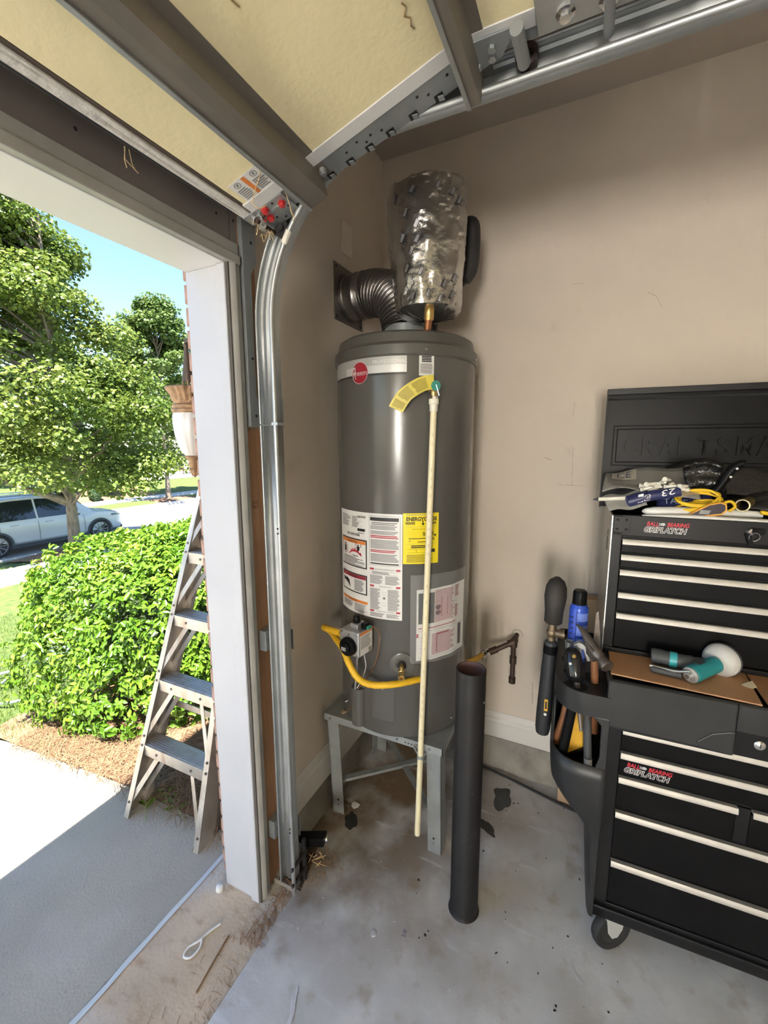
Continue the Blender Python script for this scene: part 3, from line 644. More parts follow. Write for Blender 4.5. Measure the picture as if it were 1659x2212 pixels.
# rating, warning and instruction label
L = G(); quad(L, cf(.0008), -66.5, -1.6, .968, 1.360, 0, 20); L = L.build('rating_label', M_label, WH, fix=False, smooth=60)
F = cf(.0014); g = G()
frame(g, F, -28.6, -3.2, 1.170, 1.352, .0012, 3); 
for x in (-28.6, -3.4): quad(g, F, x, x+.3, 1.170, 1.352, 3)
quad(g, F, -27.6, -4.3, 1.333, 1.346, 0, 8); rows(g, F, -26.5, -5, 1.318, 1.330, 2, 3, wl=(.5, 2))
for (a, b, n, c) in ((1.302, 1.317, 3, 3), (1.284, 1.298, 3, 3), (1.270, 1.282, 2, 2), (1.232, 1.266, 7, 3), (1.218, 1.229, 2, 2), (1.184, 1.214, 6, 3), (1.173, 1.181, 1, 0)): rows(g, F, -27.4, -4.2, a, b, n, c, wl=(.5, 1.8), rag=.15)
for z in (1.152, 1.088, .993):
    quad(g, F, -28, -24.4, z, z+.007, 2); quad(g, F, -6.3, -3, z, z+.007, 2)
text(g, 'FOR YOUR SAFETY READ BEFORE OPERATING', F, -23.6, 1.1535, 16.5, .0045); text(g, 'OPERATING INSTRUCTIONS', F, -20, 1.0895, 10, .0045); text(g, 'TO TURN OFF GAS TO THE APPLIANCE', F, -22, .9945, 14.5, .0045)
frame(g, F, -27, -5, 1.136, 1.148, .0008, 3); rows(g, F, -26, -8, 1.1375, 1.1468, 2, 3, wl=(.5, 1.6))
rows(g, F, -28, -16.5, 1.100, 1.133, 8, 3, wl=(.4, 1.4)); rows(g, F, -15, -3.4, 1.100, 1.133, 8, 3, wl=(.4, 1.4))
rows(g, F, -28, -19, 1.002, 1.083, 19, 3, wl=(.4, 1.4)); rows(g, F, -13, -3.4, 1.002, 1.083, 19, 3, wl=(.4, 1.4)); rows(g, F, -28, -15, .974, .990, 4, 3, wl=(.4, 1.4)); rows(g, F, -14, -3.4, .974, .990, 4, 3, wl=(.4, 1.4))
for z in (1.062, 1.045, 1.02): frame(g, F, -17.5, -14, z, z+.010, .0008, 3)
quad(g, F, -16.6, -15, 1.046, 1.051, 0)
rows(g, F, -63, -48, 1.300, 1.345, 9, 3, wl=(.6, 2.4), rag=.4); rows(g, F, -47, -38, 1.300, 1.342, 8, 3, wl=(.6, 2.4), rag=.4)
for i in range(14): quad(g, F, -40+i*.6, -40+i*.6+.35, 1.338, 1.346, 0)
for i in range(26): quad(g, F, -54+i*.62, -54+i*.62+R.choice((.2, .4)), 1.268, 1.278, 0)
quad(g, F, -40.5, -32.5, 1.288, 1.298, 0, 4); rows(g, F, -40, -33, 1.279, 1.284, 1, 3, wl=(.5, 1)); frame(g, F, -39.5, -35.5, 1.305, 1.325, .0008, 3)
def panel(z0, z1, c, word, hh=.014):
    frame(g, F, -63.6, -30.8, z0, z1, .0045, 0, 10); quad(g, F, -63.6, -62.9, z0, z1, 0); quad(g, F, -31.9, -30.8, z0, z1, 0)
    quad(g, F, -62.7, -32.1, z1-.0045-hh, z1-.005, c, 10); text(g, word, cf(.0018), -54, z1-.0045-hh*.86, 13, hh*.66, 0, bold=.05 if 0 else 0)
panel(1.148, 1.257, 4, '! WARNING'); panel(1.047, 1.123, 5, '! DANGER'); quad(g, F, -63.4, -30.3, 1.011, 1.022, 4, 10); text(g, '! CAUTION', cf(.0018), -53, 1.0125, 11, .008)
rows(g, F, -62, -47, .985, 1.008, 6, 3, wl=(.6, 2)); rows(g, F, -45, -31, .975, 1.008, 8, 3, wl=(.6, 2))
rows(g, F, -61, -33, 1.154, 1.186, 7, 0, wl=(.6, 2.4), fill=.4, rag=.4); rows(g, F, -45, -33.5, 1.055, 1.100, 8, 3, wl=(.6, 2)); rows(g, F, -47, -38, 1.189, 1.193, 1, 0, wl=(1, 3))
for i in range(24):
    t0, t1 = 2*PI*i/24, 2*PI*(i+1)/24
    q = lambda t, k: cp(-57.5+3.6*k*math.cos(t), 1.212+.021*k*math.sin(t), HR+.0016)
    g.add([q(t0, .86), q(t1, .86), q(t1, 1), q(t0, 1)], [(0, 1, 2, 3)], 5)
quad(g, F, -59, -56, 1.200, 1.222, 0); quad(g, F, -58.2, -56.8, 1.222, 1.227, 0)
fl = [(-52, 1.196), (-49, 1.206), (-48.5, 1.216), (-47, 1.209), (-46.5, 1.221), (-45, 1.211), (-43.5, 1.224), (-42.5, 1.212), (-40.5, 1.214), (-38.5, 1.205), (-37, 1.207), (-36, 1.194)]
g.add([cp(a, b, HR+.0016) for a, b in fl], [tuple(range(len(fl)))], 2)
for a, b, s in ((-39.8, 1.232, .004), ): g.add([cp(a+s*280*math.cos(t)*.8, b+s*math.sin(t), HR+.0017) for t in [2*PI*i/10 for i in range(10)]], [tuple(range(10))], 0)
g.add([cp(-41, 1.212, HR+.0017), cp(-38.6, 1.212, HR+.0017), cp(-38, 1.228, HR+.0017), cp(-41.6, 1.228, HR+.0017)], [(0, 1, 2, 3)], 0)
for a, b, c2, d in ((-41.6, 1.226, -43, 1.234), (-43, 1.233, -42, 1.240), (-38, 1.226, -36.6, 1.230), (-36.8, 1.229, -37.2, 1.238)): g.add([cp(a, b, HR+.0017), cp(a+.6, b, HR+.0017), cp(c2+.6, d, HR+.0017), cp(c2, d, HR+.0017)], [(0, 1, 2, 3)], 0)
g.add([cp(-60, 1.085, HR+.0016), cp(-56, 1.098, HR+.0016), cp(-52, 1.090, HR+.0016), cp(-50, 1.062, HR+.0016), cp(-54, 1.075, HR+.0016)], [(0, 1, 2, 3, 4)], 0)
quad(g, F, -61, -58.5, 1.083, 1.097, 0); g.build('label_print', [M_ink, M_label, M_inkr, M_ink2, M_inko, mat('danger_red', (.30, .03, .04), .45)], L, fix=False)
# energy label
L = G(); quad(L, cf(.0008), -1.2, 26.8, 1.181, 1.364, 0, 10); L = L.build('energy_label', M_yellow, WH, fix=False, smooth=60)
g = G(); F = cf(.0014)
text(g, 'ENERGYGUIDE', F, 1.2, 1.336, 24.0, .015, off=.035)
g.add([cp(13.6, 1.338, HR+.0014), cp(14.3, 1.338, HR+.0014), cp(14.3, 1.327, HR+.0014), cp(13.6, 1.327, HR+.0014)], [(0, 1, 2, 3)]); g.add([cp(12.6, 1.328, HR+.0014), cp(15.3, 1.328, HR+.0014), cp(13.95, 1.320, HR+.0014)], [(0, 1, 2)])
rows(g, F, .5, 8, 1.324, 1.333, 2, wl=(.5, 1.5)); rows(g, F, 18, 25, 1.324, 1.333, 2, wl=(.5, 1.5)); rows(g, F, 1, 25, 1.356, 1.360, 1, 1, wl=(.5, 1.5))
frame(g, F, .6, 25.2, 1.254, 1.316, .0006, 1); text(g, 'Estimated Yearly Energy Cost', F, 6, 1.305, 13.5, .0042); text(g, '$535', F, 13.8, 1.282, 9, .0145); quad(g, F, 3, 23, 1.272, 1.2745, 0, 6)
g.add([cp(22.8, 1.287, HR+.0015), cp(25, 1.287, HR+.0015), cp(23.9, 1.277, HR+.0015)], [(0, 1, 2)])
rows(g, F, 3, 5, 1.263, 1.266, 1, wl=(.5, 1)); rows(g, F, 10, 17, 1.259, 1.263, 1, wl=(.5, 1)); rows(g, F, 22, 24, 1.266, 1.270, 1, wl=(.5, 1))
rows(g, F, 5, 22, 1.238, 1.250, 2, wl=(.5, 1.5)); frame(g, F, 2.5, 24, 1.222, 1.234, .0006, 0); quad(g, F, 17.5, 23.9, 1.2225, 1.2335, 0); quad(g, F, 9, 9.2, 1.222, 1.234)
rows(g, F, 1.5, 24, 1.186, 1.216, 6, wl=(.4, 1.4), rag=.45, fill=.35); g.build('label_print', [M_ink, M_ink2], L, fix=False)
# clear pouch with the folded papers
def paper(th, z, off=.004): return cp(th, z+.00015*(th-33), HR+off+.0015*math.sin(th*.35))
L = G(); quad(L, lambda a, b: paper(a, b), 9.5, 57.5, .815, 1.088, 0, 16); L = L.build('folded_manual', M_label, WH, fix=False, smooth=60)
g = G(); F = lambda a, b: paper(a, b, .0047)
quad(g, F, 11, 24, .957, 1.074, 0, 5); text(g, 'Certificate', F, 14, .965, .09*30, .0) if 0 else None
rows(g, F, 24.5, 44, .957, 1.080, 22, 1, wl=(1, 4), rag=.2, fill=.5); rows(g, F, 44.5, 50, 1.035, 1.08, 8, 1, wl=(1, 3), rag=.3); rows(g, F, 44.5, 49, .957, 1.005, 7, 1, wl=(1, 3), rag=.2)
for z in (1.014, .993):
    g.add([F(27.5+2.6*math.cos(2*PI*i/14), z+.009*math.sin(2*PI*i/14)) for i in range(14)], [tuple(range(14))], 0)
quad(g, F, 30.5, 31.2, .975, 1.05, 1); quad(g, F, 36, 36.6, .975, 1.05, 1); quad(g, F, 11, 46, .938, .942, 1, 8); quad(g, F, 9.6, 11.2, .905, .920, 2)
frame(g, F, 11.2, 55, .824, .930, .0012, 3); quad(g, F, 49.5, 53.5, .836, .922, 0); rows(g, F, 22, 45, .832, .915, 15, 1, wl=(1, 4), rag=.25, fill=.5); quad(g, F, 26, 27, .84, .915, 1); quad(g, F, 27, 38, .908, .915, 1)
rows(g, F, 13, 15, .84, .91, 5, 4, wl=(1, 2)); g.build('manual_print', [M_ink, M_inkp, M_inkr, M_ink2, mat('lilac_print', (.55, .52, .66), .5)], L, fix=False)
g = G(); quad(g, lambda a, b: cp(a, b, HR+.0085+.0015*math.sin(a*.4+b*20)), 4.6, 58.2, .805, 1.142, 0, 20); g.build('clear_pouch', M_clear, WH, fix=False, smooth=60)
# burner cover, panel seams, escutcheon, drain valve
a = HB+rad(-41); ux, uy = -math.sin(a), math.cos(a)
g = G(); pr = [(-.034, 0)]+[(.030*math.sin(t), .014+.026*math.cos(t)) for t in [-PI/2+PI*i/10 for i in range(11)]]+[(.034, 0)]
g.prism(pr, lambda p, q, d: (HX+(HR-.012+q)*math.cos(a)+p*ux, HY+(HR-.012+q)*math.sin(a)+p*uy, d), .512, .668); g.build('tube_cover', M_heater, WH, smooth=50)
g = G()
for th in (-7.1, -8.0): g.obox(cp(th, .648, HR), V3(cp(th+90, 0, 1))*0+V3((.0, 0, .062)), V3((-math.sin(HB+rad(th)), math.cos(HB+rad(th)), 0))*.0008, V3((math.cos(HB+rad(th)), math.sin(HB+rad(th)), 0))*.0015)
g.build('panel_seam', M_heaterd, WH)
g = G(); quad(g, cf(.0016), -27, -7.6, .562, .70, 0, 8); g.build('access_panel', M_heater, WH, fix=False, smooth=60)
for th, z in ((45, .535), (-64, .545), (-17, .69)):
    g = G(); g.lathe([(0, 0), (.004, 0), (.003, .003), (0, .003)], cp(th, z), V3(cp(th, 0, 1))-V3(cp(th, 0, 0)), 8); g.build('screw', M_chrome, WH)
dr = V3(cp(-1.5, 0, 1))-V3(cp(-1.5, 0, 0))
g = G(); g.lathe([(.017, -.004), (.030, .002), (.0455, -.001), (.046, .003), (.030, .007), (.017, .004)], cp(-1.5, .797), dr, 32, caps=False); DV = g.build('escutcheon', M_heater, WH, smooth=40)
g = G(); g.lathe([(0, -.01), (.015, -.01), (.015, .004), (0, .004)], cp(-1.5, .797), dr, 20); g.build('recess', M_hole, DV)
g = G(); c = V3(cp(-1.5, .795)); d2 = (dr+V3((0, 0, -.30))).normalized()
g.lathe([(0, -.01), (.009, -.01), (.009, .028), (.0125, .030), (.0125, .040), (.011, .041), (.011, .052), (.0125, .053), (.0125, .064), (.007, .064), (.006, .054), (0, .054)], c, d2, 14); g.lathe([(0, 0), (.007, 0), (.007, .016), (0, .016)], c+d2*.034+V3((0, 0, .006)), (0, 0, 1), 10)
g.build('drain_valve', M_brass, WH, smooth=40)
# gas control valve
th = -29; o = V3((math.cos(HB+rad(th)), math.sin(HB+rad(th)), 0)); t = V3((-o.y, o.x, 0)); o2 = (o*.94-t*.05).normalized(); t = V3((-o2.y, o2.x, 0))
def vf(x, y, z): return V3((HX, HY, 0))+o2*(HR+y)+t*x+V3((0, 0, z+.078))
GV = G(vf).box(-.044, .040, .012, .098, .772, .866).build('gas_valve', M_alu, WH, bevel=.004)
G(vf).box(-.02, .02, -.01, .014, .80, .84).build('valve_neck', M_alu, GV)
g = G(); g.lathe([(0, 0), (.035, 0), (.035, .010), (.032, .016), (.031, .017), (.020, .018), (.020, .026), (.016, .028), (0, .028)], vf(-.004, .098, .808), o2, 32); KN = g.build('temperature_dial', M_chest, GV, smooth=35)
g = G()
for i in range(11):
    an = PI*.95-i*PI*.19; q = lambda r, da: vf(-.004+r*math.cos(an+da), .0985+.0165, .808+r*math.sin(an+da)); g.add([q(.024, -.05), q(.030, -.05), q(.030, .06), q(.024, .06)], [(0, 1, 2, 3)])
rows(g, lambda x, y: vf(-.004+x, .098+.0288, .808+y), -.012, .012, -.008, .006, 3, wl=(.003, .007)); g.build('dial_marks', M_label, KN, fix=False)
g = G(); quad(g, lambda y, z: vf(.0408, y, z), .020, .092, .776, .862); LB = g.build('valve_label', M_label, GV, fix=False)
g = G(); fl_ = lambda y, z: vf(.0414, .112-y, z); quad(g, fl_, .02, .092, .852, .862, 1); rows(g, fl_, .024, .088, .80, .848, 9, 0, wl=(.003, .01)); quad(g, fl_, .07, .088, .778, .794, 0); g.build('label_print', [M_ink2, M_inko], LB, fix=False)
for x, z in ((-.036, .858), (.032, .858), (-.004, .852), (.032, .78)):
    g = G(); g.lathe([(0, 0), (.004, 0), (.004, .002), (0, .0025)], vf(x, .098, z), o2, 10); g.build('screw', M_chrome, GV)
g = G(vf).box(-.016, .018, .03, .075, .866, .884); g.build('valve_neck', M_alu, GV, bevel=.002)
g = G(); g.lathe([(0, 0), (.015, 0), (.015, .004), (.013, .006), (.013, .022), (.010, .026), (0, .026)], vf(-.004, .052, .884), (0, 0, 1), 12); g.build('control_knob', M_chest, GV, smooth=40)
G(vf).box(.022, .044, .04, .062, .868, .888).build('connector', M_chest, GV, bevel=.002); G(vf).box(.044, .054, .04, .058, .868, .880).build('green_connector', mat('green_plug', (.02, .25, .17), .4), GV, bevel=.001)
G(vf).obox(vf(.062, .05, .893), t*.010+V3((0, 0, .008)), o2*.004, V3((0, 0, .003))).build('clip', M_chrome, GV) if 0 else None
g = G(); g.tube([vf(.004, .06, .772), vf(-.008, .05, .70), vf(-.030, .035, .600)], .004, 8); g.build('pilot_tube', M_alu, GV, smooth=60)
g = G(); g.tube(spl([vf(.060, .045, .880), vf(.078, .03, .86), vf(.082, .03, .82), vf(.066, .03, .74), vf(.03, .03, .67), vf(-.02, .03, .60)], 6), .0018, 6); g.build('thermocouple_wire', M_copper, GV, smooth=60)
g = G(); g.tube(spl([vf(.034, .06, .772), vf(.034, .05, .72), vf(.01, .04, .66), vf(-.025, .03, .602)], 6), .0014, 6); g.build('white_wire', M_label, GV, smooth=60)
# relief valve with its tag
rv = V3(cp(18.2, 1.788)); ro = V3(cp(18.2, 0, 1))-V3(cp(18.2, 0, 0))
g = G(); g.lathe([(0, -.01), (.012, -.01), (.012, .02), (.017, .022), (.017, .045), (0, .047)], rv, ro, 16); g.cyl(rv+ro*.033, rv+ro*.033-V3((0, 0, .034)), .013, .012, 16); RV = g.build('relief_valve', M_brass, WH, smooth=40)
g = G(); g.lathe([(0, 0), (.0165, 0), (.0165, .004), (0, .005)], rv+ro*.047+V3((0, 0, .003)), ro, 20); g.build('green_cap', mat('green_disc', (.05, .28, .22), .4), RV)
g = G(); g.bar(rv+ro*.054+V3((0, 0, .006)), rv+ro*.052-V3((0, 0, .030))+t*.012, .005, .003); g.build('test_lever', M_chrome, RV)
g = G(); g.lathe([(.0135, 0), (.0155, .002), (.0155, .010), (.0135, .012)], rv+ro*.033-V3((0, 0, .040)), (0, 0, 1), 8); g.build('hex_nut', M_chrome, RV)
tagc = [(17, 1.802), (13, 1.800), (9, 1.793), (4, 1.778), (0, 1.762), (-3, 1.742), (-6, 1.716)]
TC = spl([(a, b, 0) for a, b in tagc], 4)
def tg(u, v, off=0):
    i = min(int(u*(len(TC)-1)), len(TC)-2); p = TC[i].lerp(TC[i+1], u*(len(TC)-1)-i); d = TC[i+1]-TC[i]
    dx, dz = d.x*sc, d.y; l = math.hypot(dx, dz); w = (v-.5)*.046
    return cp(p.x+(-dz/l*w)/sc*(-1)*-1, p.y+dx/l*w, HR+.050-.012*u+off)
g = G(); g.sheet(lambda u, v: tg(u, v), 24, 2); TG = g.build('warning_tag', M_tag, RV, fix=False, smooth=60)
g = G(); M_tagp = mat('tag_print', (.30, .25, .04), .6, 0, .2, 60)
for u0, u1 in ((.18, .48), (.52, .78), (.83, .97)): rows(g, lambda x, y: tg(x, y, .0012), u0, u1, .12, .88, 9, 0, wl=(.01, .04), rag=.1, fill=.6)
g.build('tag_print', M_tagp, TG, fix=False)
# discharge pipe: hangs from the relief valve, strapped to the stand
DP = thing('discharge_pipe', (1.365, .505, .125), 'long thin cream plastic discharge pipe hanging down the front of the grey heater', 'pipe')
tp = rv+ro*.033; q0 = V3((tp.x, tp.y, 1.745)); q1 = V3((1.356, .498, .46)); q2 = V3((1.352, .505, .122))
g = G(); g.tube([q0-V3((0, 0, .03)), q1, q2], .0107, 16, caps=False); g.tube([q2, q2+V3((0, 0, .06))], .0085, 12, caps=False); g.build('pipe', M_cpvc, DP, smooth=60)
g = G(); g.lathe([(.0, 0), (.0135, 0), (.014, .022), (.0165, .024), (.0165, .040), (.013, .041), (0, .041)], q0-V3((0, 0, .035)), (0, 0, 1), 18); g.build('adapter', M_cpvcw, DP, smooth=40)
g = G(); dpt = (q1-q0).normalized(); side = V3((-.39, .92, 0)).normalized()
for i in range(40):
    c = q0.lerp(q1, .06+.9*i/40)-V3((.93, .37, 0)).normalized()*.0109
    if R.random() < .8: g.add([c+side*.0022, c-side*.0022, c-side*.0022+dpt*.012, c+side*.0022+dpt*.012], [(0, 1, 2, 3)])
g.build('pipe_print', mat('tan_print', (.62, .56, .40), .5), DP, fix=False)
g = G(); g.lathe([(.0125, 0), (.0125, .012)], q1-V3((0, 0, .012)), (0, 0, 1), 18, caps=False); g.build('strap_ring', M_galv, DP, solid=.0015)
g = G().obox(q1+V3((.010, -.014, 0)), (.008, -.006, .006), (.0004, .0007, 0), (0, 0, .006)).obox(q1+V3((.006, .022, .008)), (.006, .012, .010), (.0005, -.0003, 0), (0, 0, .006)); g.build('strap_tail', M_galv, DP)
# ------------------------------------------------------------------ stand
ST = thing('heater_stand', (1.63, .675, 0), 'grey galvanised steel stand with angle legs under the water heater', 'stand')
g = G().box(1.375, 1.885, .42, .935, .490, .495); g.build('top_plate', M_stand, ST)
for (x0, x1, y0, y1) in ((1.372, 1.375, .418, .937), (1.885, 1.888, .418, .937), (1.372, 1.888, .418, .421), (1.372, 1.888, .934, .937)): G().box(x0, x1, y0, y1, .466, .4955).build('rim', M_stand, ST)
for sx, cx in ((1, 1.380), (-1, 1.880)):
    for sy, cy in ((1, .428), (-1, .925)):
        g = G(); fx = (lambda sx, cx, sy, cy: lambda z: (cx+sx*.034*(1-z/.49), cy+sy*.0*(1-z/.49)))(sx, cx, sy, cy)
        for (a, b) in (((0, .055), (0, .003)), ((0, .003), (0, .055))):
            V = []
            for z in (0, .488):
                x, y = fx(z); V += [(x+sx*p, y+sy*q, z) for p in a for q in b]
            g.add(V, [(0, 1, 3, 2), (4, 6, 7, 5), (0, 4, 5, 1), (2, 3, 7, 6), (0, 2, 6, 4), (1, 5, 7, 3)])
        lg = g.build('leg', M_stand, ST)
        if sx > 0:
            for z in (.07, .048):
                x, y = fx(z); g = G(); g.cyl((x, y+sy*.03, z), (x-.002, y+sy*.03, z), .004, n=8); g.build('bolt' if z < .06 else 'bolt_hole', M_chrome if z < .06 else M_hole, lg)
G().bar((1.425, .912, .150), (1.86, .445, .150), .026, .004).bar((1.425, .912, .140), (1.86, .445, .140), .003, .022).build('cross_brace', M_stand, ST)
G().bar((1.425, .445, .135), (1.86, .912, .135), .026, .004).bar((1.425, .445, .125), (1.86, .912, .125), .003, .022).build('cross_brace', M_stand, ST)
for y, z in ((.905, .478), (.60, .480), (.47, .478), (.52, .480)):
    g = G(); g.lathe([(0, 0), (.006, 0), (.004, .004), (0, .0045)], (1.372, y, z), (-1, 0, 0), 10); g.build('bolt', M_chrome, ST)
for y in (.54, .553, .566): G().cyl((1.3725, y, .478), (1.371, y, .478), .0028, n=8).build('bolt_hole', M_hole, ST)
chip('paper_scrap', 1.41, .86, .012, 11, M_card, 'tiny tan scrap on the stand top beside the foot of the heater', .4955)
# ------------------------------------------------------------------ gas line
GP = thing('gas_pipe', (2.02, .262, .70), 'rusty black iron gas pipe with tee and drip leg coming out of the right wall', 'pipe')
A = V3((1.94, .262, .700)); g = G(); g.cyl((2.03, .258, .708), A, .0105, n=14); g.build('wall_nipple', M_iron, GP, smooth=50)
g = G(); g.lathe([(.012, 0), (.024, .0), (.022, .006), (.012, .008)], (2.02, .258, .707), (-1, 0, 0), 18); g.build('wall_flange', M_wall, GP, smooth=50)
g = G(); g.ball(A, .0165, 14); g.cyl(A, A+V3((.022, -.001, .002)), .0165, n=14); g.cyl(A, A-V3((0, 0, .022)), .0165, n=14); g.cyl(A, A+V3((-.006, .022, -.012)), .0165, n=14); g.build('tee', M_iron, GP, smooth=50)
b = V3((1.905, .362, .646)); g = G(); g.cyl(A, b, .0115, n=14); g.build('branch_nipple', M_iron, GP, smooth=50)
g = G(); g.cyl(A.lerp(b, .70), A.lerp(b, 1.02), .0155, n=14); g.build('coupling', M_iron, GP, smooth=50)
c0 = A-V3((0, 0, .02)); g = G(); g.cyl(c0, c0-V3((0, 0, .165)), .0105, n=14); g.cyl(c0-V3((0, 0, .05)), c0-V3((0, 0, .085)), .0155, n=14); g.build('drip_leg', M_iron, GP, smooth=50)
g = G(); g.cyl(c0-V3((0, 0, .155)), c0-V3((0, 0, .182)), .0155, n=14); g.build('end_cap', M_iron, GP, smooth=50)
GH = thing('gas_hose', (1.55, .5, .70), 'yellow flexible gas hose sweeping across the front of the heater to the control valve', 'hose')
hp = [(1.893, .392, .632), (1.80, .405, .650), (1.686, .432, .674), (1.525, .475, .712), (1.402, .520, .735), (1.322, .592, .738), (1.285, .664, .738), (1.268, .712, .762), (1.278, .755, .806), (1.300, .790, .842), (1.345, .850, .852), (1.385, .895, .852), (1.385, .925, .868), (1.350, .905, .885), (1.315, .850, .900), (1.296, .800, .906)]
hp = [V3(p) for p in hp]; P = spl(hp, 8); n = len(P); g = G(); g.tube(P, [.0125+.0004*math.sin(i*2.2) for i in range(n)], 14); g.build('hose', M_hose, GH, smooth=70)
def nut(p, q, r=.017):
    g = G(); p, q = V3(p), V3(q); g.tube([p, p.lerp(q, .35), p.lerp(q, .35), p.lerp(q, .6), p.lerp(q, .6), q], [r, r, r*.8, r*.8, r*.95, r*.95], 6); return g.build('nut', M_chrome, GH, bevel=.0012)
nut(hp[0]+V3((.030, -.010, .006)), hp[0]+V3((-.018, .004, -.002)))
nut(hp[-1]+V3((.012, .016, -.002)), vf(-.040, .050, .834))
# ------------------------------------------------------------------ vent
VD = thing('vent_duct', (1.685, .96, 2.215), 'dark ribbed flexible vent duct elbowing from the front wall down into the heater top', 'duct')
G().box(1.568, 1.800, .966, .970, 2.105, 2.325).build('wall_plate', M_plate, VD, bevel=.001)
for x in (1.583, 1.785):
    for z in (2.12, 2.31): G().cyl((x, .9662, z), (x, .9650, z), .005, n=8).build('screw_hole', M_hole, VD)
g = G(); g.lathe([(.094, 0), (.094, .012), (.090, .016), (.090, .052), (.093, .056), (.090, .060), (.090, .085)], (1.685, .966, 2.215), (0, -1, 0), 40, caps=False); CO2 = g.build('collar', M_duct, VD, smooth=40)
for an in (.4, 1.9, 3.2):
    g = G(); c = V3((1.685+.0905*math.cos(an), .89, 2.215+.0905*math.sin(an))); g.ball(c, .0035, 8); g.build('screw', M_iron, CO2)
P = spl([(1.685, .885, 2.215), (1.680, .840, 2.215), (1.660, .765, 2.190), (1.637, .712, 2.135), (1.622, .685, 2.07), (1.618, .678, 2.035)], 44)
g = G(); n = len(P); g.tube(P, [.0850+.0062*math.sin(i*2*PI*21/n) for i in range(n)], 40, caps=False); g.build('ribbed_hose', M_duct, VD, smooth=80)
g = G(); g.lathe([(.092, 0), (.092, .004), (.086, .008), (.086, .06)], (1.616, .676, 1.986), (0, 0, 1), 40, caps=False); g.build('draft_collar', M_galvd, VD, smooth=40)
G().box(1.632, 1.712, .963, .970, 2.378, 2.500).build('wall_blank_plate', mat('painted_plate', (.70, .64, .56), .5), None, bevel=.003, label='blank painted cover plate on the front wall above the vent duct', cat='cover plate', base=(1.672, .97, 2.44))
# ------------------------------------------------------------------ wrapped expansion tank
TK = thing('expansion_tank', (1.507, .545, 2.06), 'expansion tank wrapped in crumpled printed silver foil hanging over the heater top', 'tank')
def tk(a, z):
    s_ = (z-2.06)/.385; r = .1335*(.90+.12*math.sin(min(1, max(0, s_))*PI*.62)+.02*math.cos(4*a+.6))*(1-.06*(1-s_))
    lean = -.012*s_
    mk = max(0., min(1., .45+1.3*mnoise.noise((math.cos(a)*2.2+3, math.sin(a)*2.2, z*7))))
    q = r+.005*mnoise.noise((math.cos(a)*4, math.sin(a)*4, z*16))+(.0010+.0034*mk)*mnoise.noise((math.cos(a)*13, math.sin(a)*13, z*100))
    x, y = q*math.cos(a), q*math.sin(a)
    zz = z+(.022*math.sin(a-HB-.9)+.006*mnoise.noise((a*2, 4, z*3)))*max(0, s_)**1.5
    return (1.512+x+lean*.4, .548+y+lean*-.9, zz)
g = G(); NZ, NA = 64, 110; V = []
zs = [2.06+.385*i/NZ for i in range(NZ+1)]
for z in zs: V += [tk(2*PI*j/NA, z) for j in range(NA)]
def shrink(z, k, dz):
    o = []
    for j in range(NA):
        p = V3(tk(2*PI*j/NA, z)); c = V3((1.512, .548, p.z)); o.append(tuple(c+(p-c)*(k+.05*mnoise.noise((p.x*40, p.y*40, k*9)))+V3((0, 0, dz+.006*mnoise.noise((p.x*50, p.y*50, k*5))))))
    return o
V = shrink(2.06, .25, -.028)+shrink(2.06, .55, -.022)+shrink(2.06, .85, -.012)+V+shrink(2.445, .93, .010)+shrink(2.445, .7, .014)+shrink(2.445, .3, .016)
k = len(V)//NA; F = [(i*NA+j, i*NA+(j+1) % NA, (i+1)*NA+(j+1) % NA, (i+1)*NA+j) for i in range(k-1) for j in range(NA)]+[tuple(range(NA))[::-1], tuple((k-1)*NA+j for j in range(NA))]
g.add(V, F); FW = g.build('foil_wrap', M_foil, TK, smooth=26)
g = G(); fk = lambda x, z: (lambda p: tuple(V3(p)+(V3((p[0]-1.512, p[1]-.548, 0))  .normalized()*.0042)))(tk(HB+x/.134, z))
for i, (x, z) in enumerate(((-.115, 2.40), (-.045, 2.405), (.035, 2.41), (.085, 2.395), (-.07, 2.34), (-.035, 2.30), (-.085, 2.265), (-.055, 2.22), (-.035, 2.255), (-.075, 2.17), (-.025, 2.155), (.06, 2.12), (.10, 2.14), (-.06, 2.085), (.0, 2.09), (.045, 2.075), (.095, 2.09), (.11, 2.37))):
    an = rad(62); c_, s_ = math.cos(an), math.sin(an)
    rt = lambda a, b, x=x, z=z, c_=c_, s_=s_: fk(x+a*c_-b*s_, z+a*s_+b*c_)
    text(g, 'FLEX SET', rt, -.019, -.012, .038, .0085); quad(g, rt, -.014, .010, -.001, .009, 1); frame(g, rt, -.015, .011, -.002, .010, .0012, 0, 1); quad(g, rt, -.022, .020, .0125, .0132, 0)
g.build('foil_print', kind='stuff', mats=[M_ink, mat('faint_foil_print', (.26, .26, .27), .4, .6)], parent=FW, fix=False)
EL = V3((1.425, .512, 2.040)); g = G(); g.tube(spl([EL+V3((.04, .012, .035)), EL+V3((.012, .004, .026)), EL, EL+V3((.006, .004, -.026))], 6), .0165, 16); g.build('brass_elbow', M_brass, TK, smooth=60)
g = G(); g.tube([EL+V3((.006, .004, -.022)), EL+V3((.020, .014, -.058))], .0125, 14); g.lathe([(.0145, 0), (.0155, .003), (.0145, .006)], EL+V3((.006, .004, -.03)), (-.2, -.1, 1), 16); g.build('copper_riser', M_copper, TK, smooth=60)
PI_ = thing('pipe_insulation', (1.68, .55, 1.98), 'black foam covered water pipe behind the foil wrapped tank', 'pipe')
